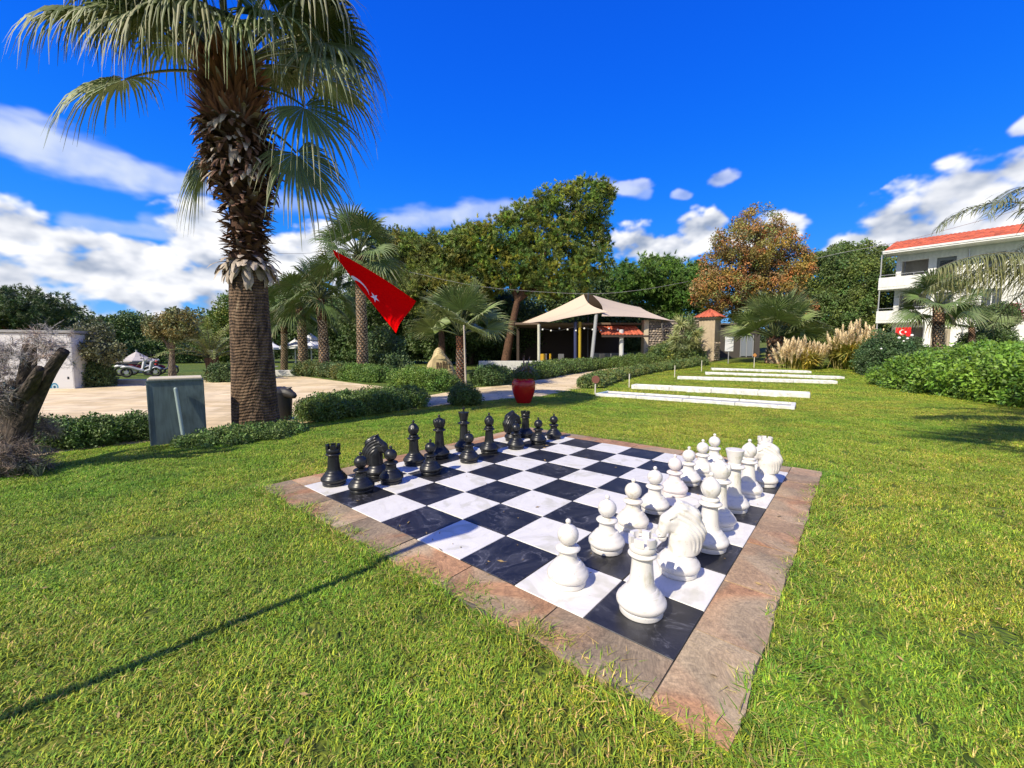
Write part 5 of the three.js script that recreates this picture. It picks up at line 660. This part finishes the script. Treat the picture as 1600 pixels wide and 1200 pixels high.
  [[848, 0], [856, 1], [866, 0], [878, 2], [940, 2], [955, 1], [985, 2]].forEach(([px, k], i) => { const p = at(px, 566, -31.6), o = thing('garden_chair', `${['yellow', 'white', 'black'][k]} chair under the pavilion ${['beside the pale post', 'between two yellow chairs', 'left of the dark gap', 'left of the blue post', 'right of the leaning grey post', 'left of the white column', 'right of the white column'][i]}`, 'chair', V3(p.x, O.y + 0.17, -31.6 - (i % 3) * 0.5), i * 0.9, 'chairs under the pavilion'); part('seat', bx(0.46, 0.05, 0.46, 0, 0.46, 0, 0.015), seatM[k], o); part('backrest', bx(0.46, 0.5, 0.05, 0, 0.76, -0.21, 0.015), seatM[k], o); for (const sx of [-1, 1]) for (const sz of [-1, 1]) part('leg', tube([V3(sx * 0.21, 0, sz * 0.21), V3(sx * 0.19, 0.44, sz * 0.19)], 0.018, 6), darkMetal, o); });
}
{   // stone wall from the pavilion to the gate
  const z = -32, a = onGround(1006, z), b = onGround(1096, z + 0.3), w = b.x - a.x, y0 = Math.min(a.y, b.y) - 0.2, h = at(1040, 502, z).y - y0, g = thing('stone_wall', 'rubble stone wall with pale end pillar between pavilion and gate', 'wall', V3(a.x, y0, z));
  part('core', bx(w, h, 0.5, w / 2, h / 2, -0.27, 0.01), mat([0.20, 0.17, 0.14], 0.95), g); part('stones', stones(w, h, 0.24, 3, SC), vcol(0.9), g).userData.kind = 'stuff'; part('pillar', bx(0.36, h + 0.1, 0.7, 0.1, h / 2 + 0.05, -0.2, 0.02), plaster([0.62, 0.52, 0.38]), g); part('coping', bx(w, 0.1, 0.6, w / 2, h + 0.052, -0.27, 0.02), mat([0.35, 0.3, 0.25], 0.9), g);
  const rg = thing('rope_ring', 'dark oval ring of rope hanging on the rubble stone wall', 'ornament', at(1041, 521, -31.75)); const tr = new THREE.TorusGeometry(0.33, 0.07, 8, 24); tr.scale(0.85, 1.15, 1); part('ring', tr, mat([0.07, 0.06, 0.055], 0.9), rg); part('rope', tube(curve([V3(-0.3, 0.2, 0.02), V3(-0.36, 0.6, 0.03), V3(-0.28, 1.02, 0.0)], 10), 0.05, 7), mat([0.13, 0.12, 0.11], 0.9), rg);
}
{   // gate pillar with a tiled cap
  const z = -31.2, O = onGround(1107, z), h = at(1107, 499, z).y - O.y, s = 1.15, g = thing('gate_pillar', 'square sandstone gatehouse with red door and small red tiled roof', 'gatehouse', O, 0.78);
  part('wall', merge([bx(s, h, 0.2, 0, h / 2, -s / 2 + 0.1, 0.02), bx(0.2, h, s - 0.402, -s / 2 + 0.1, h / 2, 0, 0.01), bx(0.25, h, 0.2, s / 2 - 0.125, h / 2, s / 2 - 0.1, 0.01), bx(0.9, h, 0.2, -0.125, h / 2, s / 2 - 0.1, 0.01)]), plaster([0.50, 0.40, 0.28]), g);
  part('wall', merge([bx(0.2, h, 0.2, s / 2 - 0.1, h / 2, -s / 2 + 0.302, 0.01), bx(0.2, h, 0.2, s / 2 - 0.1, h / 2, s / 2 - 0.302, 0.01), bx(0.2, h * 0.16, 0.35, s / 2 - 0.1, h * 0.92, 0, 0.01)]), plaster([0.46, 0.36, 0.25]), g);  // door side: darker copy of the plaster, its shade put into the colour
  const d = part('door', bx(0.06, h * 0.83, 0.36, s / 2 - 0.06, h * 0.415, 0, 0.01), mat([0.22, 0.045, 0.03], 0.6), g); part('handle', new THREE.SphereGeometry(0.03, 8, 6).translate(s / 2 - 0.02, h * 0.4, 0.12), steel, d);
  part('facing_stones', stones(s, h * 0.45, 0.2, 4, SC).translate(-s / 2, 0.05, s / 2 + 0.004), vcol(0.9), g).userData.kind = 'stuff';
  part('cornice', bx(s + 0.3, 0.12, s + 0.3, 0, h + 0.06, 0, 0.02), plaster([0.55, 0.46, 0.34]), g);
  const rf = new THREE.Group(); rf.name = 'roof'; g.add(rf); for (let k = 0; k < 4; k++) { const W = s + 0.6, m = part('roof_slope', tiledSlope(W, W / 2, 0.62, 0.22, 20 + k, W / 2), tileM, rf); const e = new THREE.Group(); m.position.set(-W / 2, 0, W / 2); e.add(m); e.rotation.y = k * Math.PI / 2; e.name = 'roof_side'; m.removeFromParent(); m.position.applyAxisAngle(V3(0, 1, 0), k * Math.PI / 2); m.rotation.y = k * Math.PI / 2; m.position.y = h + 0.12; rf.add(m); }
}
{   // dark glazed kiosk right of the gate
  const z = -34, O = onGround(1150, z), g = thing('garden_kiosk', 'dark kiosk with grey glazed door behind the white notice board', 'kiosk', O), w = 62 * PXM(z), h = at(1150, 508, z).y - O.y;
  part('wall', wallGeo(w, h, 0.2, [[w * 0.5, w * 0.88, 0.05, h * 0.72]]).translate(-w * 0.42, 0, 0), mat([0.075, 0.065, 0.055], 0.8), g); part('roof', bx(w + 0.4, 0.14, 3, w * 0.08, h + 0.075, -1.3, 0.02), mat([0.12, 0.10, 0.085], 0.8), g); part('back_wall', bx(w, h, 0.15, w * 0.08, h / 2, -2.5, 0.01), woodDark, g);
  const d = part('door', merge([bx(0.06, h * 0.7, 0.06, w * 0.11, h * 0.37, -0.08), bx(0.06, h * 0.7, 0.06, w * 0.43, h * 0.37, -0.08), bx(0.06, h * 0.7, 0.06, w * 0.27, h * 0.37, -0.08), bx(w * 0.36, 0.06, 0.06, w * 0.27, h * 0.70, -0.08)]), greyMetal, g); for (const x of [0.19, 0.35]) part('pane', bx(w * 0.13, h * 0.62, 0.012, w * x, h * 0.36, -0.09, 0.001), mat([0.22, 0.24, 0.26], 0.1), d);
}
{   // white gazebo and parasols at the far side of the plaza
  function parasol(name, label, base, half, y0, rise, tiers, group, cm = mat([0.72, 0.72, 0.72], 0.8, { side: THREE.DoubleSide })) {
    const o = thing(name, label, 'parasol', base, 0.5, group); part('pole', tube([V3(0, 0, 0), V3(0, y0 + rise + 0.1, 0)], 0.05, 8), steel, o); part('base_plate', bx(0.6, 0.08, 0.6, 0, 0.04, 0, 0.02), greyMetal, o);
    const cone = (hw, yy, rr, n = 8) => { const t = new Tri(); for (let i = 0; i < n; i++) { const a = i / n * TAU, b = (i + 1) / n * TAU, P = (q, k, dy = 0) => V3(Math.cos(q) * hw * k, yy + rr * (1 - k) - 0.12 * rr * Math.sin(Math.PI * k) + dy, Math.sin(q) * hw * k); t.quad(P(a, 1), P(b, 1), P(b, 0.5), P(a, 0.5), [1, 1, 1]); t.quad(P(a, 0.5), P(b, 0.5), P(b, 0.02), P(a, 0.02), [1, 1, 1]); t.quad(P(a, 1, -0.18), P(b, 1, -0.18), P(b, 1), P(a, 1), [1, 1, 1]); } return t.geo(false); };
    part('canopy', cone(half, y0, rise), cm, o); if (tiers) part('vent_cap', cone(half * 0.42, y0 + rise * 0.86, rise * 0.5), cm, o);
    return o;
  }
  const z = -33, b = onGround(487, z), k = PXM(z); parasol('parasol', 'white two tiered gazebo parasol behind the scarred palms', b, 26 * k, at(487, 541, z).y - b.y, 15 * k, true, null);
  const z2 = -31, b2 = onGround(462, z2); parasol('parasol', 'single white parasol left of the gazebo', b2, 22 * PXM(z2), at(462, 541, z2).y - b2.y, 11 * PXM(z2), false, null);
  const z3 = -36, b3 = onGround(428, z3); parasol('parasol', 'pale parasol right beside the tall palm trunk', b3, 14 * PXM(z3), at(428, 543, z3).y - b3.y, 7 * PXM(z3), false, null);
  const z4 = -27, b4 = onGround(214, z4); parasol('parasol', 'grey parasol over the parked motorbikes', b4, 25 * PXM(z4), at(214, 563, z4).y - b4.y, 14 * PXM(z4), false, null, mat([0.50, 0.46, 0.42], 0.8, { side: THREE.DoubleSide }));
  const kw = thing('low_kerb_wall', 'low white wall at the back of the plaza', 'wall', onGround(445, -24)); part('block', bx(3.2, 0.34, 0.3, 0, 0.16, 0, 0.02), plaster([0.66, 0.64, 0.60]), kw);
  const bw = thing('low_kerb_wall', 'pale stone kerb behind the plaza beneath the motorbikes', 'wall', onGround(175, -18.2), 0.04); part('block', bx(6.5, 0.22, 0.4, 0, 0.10, 0, 0.02), plaster([0.55, 0.50, 0.44]), bw);
}

// ---------------------------------------------------------------- things on the lawn and the plaza
{   // service box with a vent pipe
  const p = gp(281, 694), g = thing('service_box', 'grey green metal service box with pale lid standing at the lawn edge', 'utility box', p, Math.atan2(-p.x, -p.z) - 0.02), w = 0.72, h = at(281, 586, p.z).y - GROUND - 0.03;
  const paintT = tex(256, 256, (u, v) => { const n = tn(u, v, 4, 141, 4), f = tn(u * 1, v * 0.2, 40, 142, 3), b = 0.86 + 0.25 * n + 0.22 * f; return [b, b, b]; }), pm = mat([0.115, 0.165, 0.165], 0.55, { map: paintT });
  part('cabinet', bx(w, h, 0.62, 0, h / 2 - 0.05, -0.31, 0.006), pm, g); part('lid', bx(w - 0.03, 0.035, 0.58, 0, h - 0.030, -0.31, 0.01), mat([0.62, 0.55, 0.40], 0.6), g); part('rim', merge([bx(w + 0.012, 0.016, 0.014, 0, h - 0.056, 0.008, 0.003), bx(0.02, h - 0.1, 0.008, w / 2 - 0.012, h / 2 - 0.06, 0.005, 0.002), bx(0.02, h - 0.1, 0.008, -w / 2 + 0.012, h / 2 - 0.06, 0.005, 0.002)]), pm, g);
  const pp = thing('vent_pipe', 'slim pale green pipe standing in front of the service box', 'pipe', g.localToWorld(V3(0.03, -0.05, 0.10)), g.rotation.y); part('pipe', tube([V3(0.035, 0, 0.02), V3(-0.035, 0.95, -0.05)], 0.026, 14), mat([0.30, 0.38, 0.36], 0.4), pp); part('cap', new THREE.SphereGeometry(0.027, 12, 8).translate(-0.035, 0.95, -0.05), mat([0.30, 0.38, 0.36], 0.4), pp);
}
{   // bin behind the palm
  const p = onGround(434, -8.9), g = thing('litter_bin', 'black litter bin with a snout shaped spout half hidden by the tall palm', 'bin', p), m = mat([0.022, 0.022, 0.024], 0.55);
  part('body', new THREE.LatheGeometry([[0.001, 0], [0.20, 0], [0.22, 0.03], [0.25, 0.55], [0.255, 0.60], [0.24, 0.62]].map((q) => new THREE.Vector2(...q)), 24), m, g); part('lid', new THREE.LatheGeometry([[0.262, 0.60], [0.262, 0.64], [0.20, 0.70], [0.05, 0.73], [0.001, 0.73]].map((q) => new THREE.Vector2(...q)), 24), m, g);
  part('spout', tube([V3(0.12, 0.64, 0.08), V3(0.26, 0.60, 0.12), V3(0.38, 0.55, 0.14), V3(0.42, 0.53, 0.145)], [0.11, 0.10, 0.07, 0.045], 12), m, g); part('flap', tube([V3(0.22, 0.68, 0.11), V3(0.34, 0.73, 0.12)], [0.05, 0.008], 8), m, g);
}
{   // red pot
  const p = gp(818, 630), g = thing('flower_pot', 'glossy red urn shaped pot with dry spiky plant beside the path', 'pot', p);
  part('pot', new THREE.LatheGeometry([[0.001, 0], [0.15, 0], [0.17, 0.012], [0.215, 0.12], [0.265, 0.27], [0.295, 0.42], [0.302, 0.52], [0.29, 0.61], [0.262, 0.66], [0.245, 0.68], [0.262, 0.70], [0.256, 0.712], [0.23, 0.712], [0.225, 0.68], [0.225, 0.62], [0.001, 0.62]].map(([x, y]) => new THREE.Vector2(x * 1.12, y)), 40), mat([0.40, 0.008, 0.012], 0.22), g);
  const pl = thing('potted_plant', 'dry upright spiky plant growing in the red pot', 'plant', p.clone().add(V3(0, 0.62, 0))); scatter('leaves', pl, 'small', fill([[V3(0, 0.16, 0), 0.30, 0.14, 0.28]], 0.13, 2.2, 3, 0.4), [0.05, 0.085, 0.02], { seed: 3 }); scatter('stems', pl, 'blade', [[V3(0, 0, 0), 0.6], [V3(0.05, 0, 0.03), 0.7]], [0.12, 0.09, 0.055], { up: true, seed: 4 });
}
{   // stone with engraved lettering
  const p = gp(690, 598), g = thing('name_stone', 'pointed pale standing stone with dark worn lettering behind the hedge', 'stone', p, 0.2), geo = new THREE.IcosahedronGeometry(1, 5), q = geo.attributes.position;
  for (let i = 0; i < q.count; i++) { let x = q.getX(i), y = q.getY(i), z = q.getZ(i); const t = (y + 1) / 2, taper = lerp(1.30, 0.42, t), n = 1 + 0.5 * fbm(x * 1.4, y * 1.4, z * 1.4 + 4, 5); q.setXYZ(i, x * 0.60 * taper * n - 0.12 * t, t * 1.62, Math.min(z * 0.45 * taper * n, 0.21 + 0.02 * fbm(x * 5, y * 5, 1, 3))); }
  geo.computeVertexNormals(); const st = tex(256, 256, (u, v) => { const n = tn(u, v, 5, 151, 5), b = 0.88 + 0.35 * n; return [b, b * 0.94, b * 0.80]; });
  part('stone', geo, mat([0.74, 0.67, 0.53], 0.9, { map: st }), g);
  const ink = mat([0.11, 0.075, 0.04], 0.9), bar = (x, y, w, h, r = 0) => { const b = bx(w, h, 0.015, 0, 0, 0, 0.003); b.rotateZ(r); b.translate(x, y, 0.226); return b; };
  part('lettering', merge([bar(-0.36, 0.62, 0.09, 0.07), bar(-0.2, 0.78, 0.06, 0.32), bar(-0.12, 0.78, 0.05, 0.34, 0.22), bar(-0.04, 0.78, 0.06, 0.32), bar(0.07, 0.80, 0.06, 0.38), bar(0.14, 0.82, 0.05, 0.34, 0.2), bar(0.22, 0.80, 0.06, 0.32), bar(0.35, 0.78, 0.05, 0.20)]), ink, g);
  const s = thing('palm_stake', 'thin pale wooden stake beside the low reddish palm', 'stake', gp(728, 612)), hh = at(726, 506, s.position.z).y; part('stake', tube([V3(0, -0.05, 0), V3(-0.05, hh, -0.02)], [0.035, 0.03], 8), mat([0.42, 0.37, 0.30], 0.9), s);
}
{   // flag blown out from a cord tied to the tall palm
  const z = -9.2, cv = document.createElement('canvas'); cv.width = 1024; cv.height = 512; const c = cv.getContext('2d'); c.fillStyle = '#f00003'; c.fillRect(0, 0, 1024, 512);
  c.fillStyle = '#efe6e6'; c.beginPath(); c.arc(400, 505, 150, 0, 7); c.fill(); c.fillStyle = '#f00003'; c.beginPath(); c.arc(432, 512, 124, 0, 7); c.fill();
  c.fillStyle = '#efe6e6'; c.beginPath(); for (let i = 0; i < 10; i++) { const r = i % 2 ? 27 : 70, a = -Math.PI / 2 + 0.1 + i * Math.PI / 5; c[i ? 'lineTo' : 'moveTo'](600 + Math.cos(a) * r, 385 + Math.sin(a) * r); } c.closePath(); c.fill();
  const t = new THREE.CanvasTexture(cv); t.colorSpace = THREE.SRGBColorSpace;
  const A0 = at(520, 390, z), B0 = at(523, 399, z - 0.03), C = at(649, 470, z + 0.1), D = at(620, 521, z + 0.35), O = A0.clone(), g = thing('flag', 'large red flag with white crescent and star blown out between the palms', 'flag', O), nu = 48, nv = 24, pos = [], uv = [], idx = [];
  for (let j = 0; j <= nv; j++) for (let i = 0; i <= nu; i++) { const u = i / nu, v = j / nv, uu = Math.pow(u, 0.92), p = A0.clone().lerp(C, uu).lerp(B0.clone().lerp(D, uu), v); p.z += Math.sin(v * 5.2 + u * 1.2 + 2.4) * 0.10 * u + Math.sin(u * 4 + v * 2) * 0.03 * u; p.x -= 0.07 * Math.sin(Math.PI * v) * sstep(0.6, 1, u) * 0.6; p.y += 0.05 * Math.sin(Math.PI * u) * (v < 0.5 ? 1 : -0.2); p.sub(O); pos.push(p.x, p.y, p.z); uv.push(u, 1 - v); }
  for (let j = 0; j < nv; j++) for (let i = 0; i < nu; i++) { const a = j * (nu + 1) + i, b = a + nu + 1; idx.push(a, b, a + 1, b, b + 1, a + 1); }
  const ge = new THREE.BufferGeometry(); ge.setAttribute('position', new THREE.Float32BufferAttribute(pos, 3)); ge.setAttribute('uv', new THREE.Float32BufferAttribute(uv, 2)); ge.setIndex(idx); ge.computeVertexNormals();
  part('cloth', ge, new THREE.MeshPhysicalMaterial({ map: t, roughness: 1, specularIntensity: 0.2, side: THREE.DoubleSide }), g);
  part('cord', tube(curve([at(432, 396, -7.55).sub(O), at(475, 396, -8.4).sub(O), V3(0, -0.03, 0)], 12), 0.003, 5), mat([0.4, 0.38, 0.34], 0.9), g);
}
{   // minigolf lanes
  const railT = tex(256, 64, (u, v) => { const b = 0.93 + 0.2 * tn(u, v, 9, 161, 4) - (tn(u, v, 40, 162, 2) > 0.36 ? 0.3 : 0); return [b, b, b * 0.98]; }), rail = mat([0.80, 0.80, 0.79], 0.7, { map: railT }), bed = mat([0.42, 0.43, 0.42], 0.8, { map: plasterT }), blue = mat([0.30, 0.42, 0.50], 0.7);
  const names = ['the one with a bluish end block', 'second from the chessboard', 'middle one of the five', 'fourth from the chessboard', 'last before the gate'];
  [[930, 619, 1242, 641, 0.95, 0.10], [986, 608, 1266, 623, 0.55, 0.17], [1058, 593, 1309, 600.5, 0.7, 0.14], [1102, 585.5, 1320, 593, 0.7, 0.13], [1112, 579, 1268, 584, 0.7, 0.14]].forEach(([xa, ya, xb, yb, w, h], i) => {
    const a = gp(xa, ya), b = gp(xb, yb), d = b.clone().sub(a), L = d.length(), g = thing('minigolf_lane', `white edged minigolf lane on the lawn, ${names[i]}`, 'minigolf lane', a, 0, 'minigolf lanes'); g.quaternion.setFromRotationMatrix(new THREE.Matrix4().makeBasis(d.clone().normalize(), V3(0, 1, 0).addScaledVector(d, -d.y / (L * L)).normalize(), V3().crossVectors(d.clone().normalize(), V3(0, 1, 0).addScaledVector(d, -d.y / (L * L)).normalize())));
    part('bed', bx(L - 0.02, 0.1, w - 0.2, L / 2, 0.0, -w / 2, 0.005), bed, g);
    const n = 4; for (let k = 0; k < n; k++) { const l = L / n; part('rail', bx(l - 0.012, h + 0.05, 0.1, l * (k + 0.5), h / 2 - 0.025, -0.05, 0.012, k * 1.7), rail, g); part('rail', bx(l - 0.012, h + 0.05, 0.1, l * (k + 0.5), h / 2 - 0.025, -w + 0.05, 0.012, k * 1.3), rail, g); }
    part('end_rail', bx(0.1, h + 0.045, w - 0.21, 0.05, h / 2 - 0.025, -w / 2, 0.01), i ? rail : blue, g); part('end_rail', bx(0.1, h + 0.045, w - 0.21, L - 0.05, h / 2 - 0.025, -w / 2, 0.01), rail, g);
  });
  [[930, 617, 591, 'disc', [0.20, 0.075, 0.05], 'brown round tee marker on a pale post at the lane with the bluish end'], [983, 606, 584, '', 0, 'bare pale tee post at the second lane from the chessboard'], [1054, 590, 571, '', 0, 'bare pale tee post at the middle minigolf lane'], [1096, 581, 563, '', 0, 'bare pale tee post beside the low hedge end'], [1178, 575, 554, 'diamond', [0.55, 0.24, 0.06], 'orange diamond shaped tee marker before the stout palm']].forEach(([px, y0, y1, k, c, label]) => {
    const p = gp(px, y0), h = at(px, y1, p.z).y - p.y, g = thing('tee_marker', label, 'marker post', p, 0, 'minigolf tee markers'); part('post', tube([V3(0, -0.05, 0), V3(0, h - (k ? 0.08 : 0), 0)], 0.022, 8), mat([0.62, 0.58, 0.48], 0.8), g);
    if (k) { const s = new THREE.CylinderGeometry(0.13, 0.13, 0.03, k === 'disc' ? 20 : 4).rotateX(Math.PI / 2); const m = part('plate', s, mat(c, 0.6), g); m.position.set(0, h - 0.04, 0.03); }
  });
  const s = onGround(1138, -29), g = thing('notice_board', 'white notice board on a thin post in front of the dark kiosk', 'sign', s), h0 = at(1138, 549, -29).y - s.y, h1 = at(1138, 529, -29).y - s.y; part('post', tube([V3(0, -0.05, 0), V3(0, h1, 0)], 0.03, 8), steel, g); part('board', bx(0.58, h1 - h0, 0.04, 0, (h0 + h1) / 2, 0.05, 0.01), mat([0.72, 0.72, 0.72], 0.6), g); part('cap', bx(0.6, 0.14, 0.06, 0, h1 + 0.05, 0.04, 0.01), mat([0.78, 0.78, 0.78], 0.6), g);
}
{   // white edging stones and a sapling at the back of the lawn, second flag on the terrace
  const r = rng(6); [[1366, 579], [1378, 580], [1398, 579.5], [1408, 578]].forEach(([x, y], i) => { const p = gp(x, y), ge = new THREE.IcosahedronGeometry(0.22, 2), q = ge.attributes.position; for (let k = 0; k < q.count; k++) { const n = 1 + 0.5 * fbm(q.getX(k) * 4 + i, q.getY(k) * 4, q.getZ(k) * 4, 3); q.setXYZ(k, q.getX(k) * 1.4 * n, q.getY(k) * 0.55 * n, q.getZ(k) * n); } ge.computeVertexNormals(); const m = part('boulder', ge, mat([0.74, 0.73, 0.70], 0.9), scene); m.position.copy(p).add(V3(0, 0.06, 0)); m.rotation.y = r() * 6; tag(m, 'white painted boulder in the ring around the sapling', 'boulder', 'white boulders around the sapling'); });
  const p = gp(1387, 582), k = PXM(p.z), g = thing('sapling', 'thin young tree inside the ring of white boulders', 'tree', p); part('trunk', tube([V3(0, -0.05, 0), V3(-0.03, 0.8, 0), V3(-0.05, 34 * k, 0)], [0.03, 0.025, 0.012], 7), barkPale, g); scatter('leaves', g, 'small', fill([[V3(-0.03, 0.18, 0), 0.35, 0.2, 0.3], [V3(-0.05, 30 * k, 0), 0.3, 0.35, 0.3]], 0.2, 1.0, 8, 0.0, 0.1), [0.07, 0.07, 0.03], { seed: 8 });
  const cv = document.createElement('canvas'); cv.width = 256; cv.height = 192; const c = cv.getContext('2d'); c.fillStyle = '#d20c14'; c.fillRect(0, 0, 256, 192); c.fillStyle = '#f3efee'; c.beginPath(); c.arc(110, 96, 52, 0, 7); c.fill(); c.fillStyle = '#d20c14'; c.beginPath(); c.arc(123, 96, 42, 0, 7); c.fill(); c.fillStyle = '#f3efee'; c.beginPath(); for (let i = 0; i < 10; i++) { const rr = i % 2 ? 10 : 25, a = Math.PI + i * Math.PI / 5; c[i ? 'lineTo' : 'moveTo'](172 + Math.cos(a) * rr, 96 + Math.sin(a) * rr); } c.fill();
  const t = new THREE.CanvasTexture(cv); t.colorSpace = THREE.SRGBColorSpace; const b = scene.getObjectByName('apartment_building'), f = thing('flag', 'small red crescent flag hanging at the ground floor terrace of the apartment building', 'flag', b.localToWorld(V3(0.9, 1.55, 1.2)), b.rotation.y - 0.2), m = part('cloth', new THREE.PlaneGeometry(1.0, 0.8, 10, 6), mat([1, 1, 1], 0.8, { map: t, side: THREE.DoubleSide }), f); { const q = m.geometry.attributes.position; for (let i = 0; i < q.count; i++) q.setZ(i, 0.05 * Math.sin(q.getX(i) * 9)); m.geometry.computeVertexNormals(); m.position.set(0, 0.4, 0); } part('pole', tube([V3(-0.52, -1.5, 0), V3(-0.52, 0.9, 0)], 0.02, 6), steel, f);
}
{   // motorbikes parked under the grey parasol
  const tyre = mat([0.02, 0.02, 0.02], 0.8), cols = [['white', [0.62, 0.62, 0.62]], ['red', [0.40, 0.03, 0.03]], ['silver', [0.45, 0.46, 0.48]], ['dark blue', [0.03, 0.04, 0.09]]];
  [[208, -24, 0.5], [228, -25, 0.7], [219, -22.8, 0.45], [250, -25, 0.4]].forEach(([px, z, turn], i) => {
    const p = onGround(px, z), g = thing('motorbike', `${cols[i][0]} scooter parked behind the plaza near the grey parasol`, 'motorbike', p, turn, 'parked scooters'), m = mat(cols[i][1], 0.3);
    for (const x of [-0.62, 0.62]) { const w = part('wheel', new THREE.TorusGeometry(0.22, 0.055, 8, 20), tyre, g); w.position.set(x, 0.275, 0); part('hub', new THREE.CylinderGeometry(0.10, 0.10, 0.08, 12).rotateX(Math.PI / 2), steel, w); }
    part('body', merge([tube(curve([V3(-0.85, 0.55, 0), V3(-0.5, 0.58, 0), V3(-0.1, 0.42, 0), V3(0.15, 0.34, 0)], 8), [0.03, 0.08, 0.10, 0.11, 0.10, 0.09, 0.08, 0.07, 0.06], 10), tube([V3(0.15, 0.32, 0), V3(0.40, 0.40, 0), V3(0.5, 0.85, 0)], [0.06, 0.08, 0.09], 10)]), m, g); part('seat', bx(0.7, 0.10, 0.26, -0.42, 0.74, 0, 0.04), tyre, g); part('fork', tube([V3(0.62, 0.28, 0), V3(0.46, 0.98, 0)], 0.03, 8), steel, g); part('handlebar', tube([V3(0.40, 1.0, -0.32), V3(0.46, 0.98, 0), V3(0.40, 1.0, 0.32)], 0.02, 7), tyre, g); part('mudguard', tube(curve([V3(0.86, 0.42, 0), V3(0.66, 0.54, 0), V3(0.44, 0.44, 0)], 8), 0.06, 8), m, g); part('headlight', new THREE.SphereGeometry(0.07, 10, 8).translate(0.56, 0.88, 0), mat([0.6, 0.6, 0.6], 0.2), g); part('mirror', merge([-1, 1].map((s) => tube([V3(0.42, 1.0, 0.2 * s), V3(0.40, 1.18, 0.28 * s), V3(0.40, 1.2, 0.34 * s)], [0.008, 0.008, 0.04], 6))), tyre, g);
  });
}
{   // garden lamp outside the frame at the left: its shadow crosses the turf and ends on the board
  const tip = gp(738, 823), L = 3.05 / Math.tan(SUN_EL), b = V3(tip.x - Math.sin(SUN_AZ) * L, GROUND, tip.z + Math.cos(SUN_AZ) * L), g = thing('garden_lamp', 'slim garden lamp post with flaring head beside the lawn', 'street lamp', b);
  part('post', tube([V3(0, -0.05, 0), V3(0, 2.62, 0)], [0.035, 0.03], 12), darkMetal, g); part('base', new THREE.CylinderGeometry(0.07, 0.09, 0.14, 16).translate(0, 0.06, 0), darkMetal, g); part('lamp_head', new THREE.LatheGeometry([[0.001, 2.60], [0.04, 2.60], [0.06, 2.68], [0.11, 2.86], [0.135, 2.96], [0.125, 3.02], [0.06, 3.07], [0.001, 3.08]].map((q) => new THREE.Vector2(...q)), 24), mat([0.25, 0.25, 0.25], 0.5), g);
}
{   // overhead cables
  const m = mat([0.32, 0.31, 0.30], 0.7), cable = (pts, label, r) => tag(part('overhead_cable', tube(curve(pts, 40), r, 5), m, scene), label, 'cable');
  cable([at(640, 425, -31), at(740, 446, -31), at(830, 455, -31), at(930, 459, -31.5), at(1000, 453, -33), at(1075, 440, -38)], 'thin pale cable strung from the pines across the sail canopies', 0.012);
  cable([at(1240, 412, -39), at(1320, 394, -38), at(1400, 379, -38), at(1505, 352, -38), at(1620, 320, -38)], 'dark overhead cable running above the apartment roof', 0.02);
}
renderer.render(scene, camera);
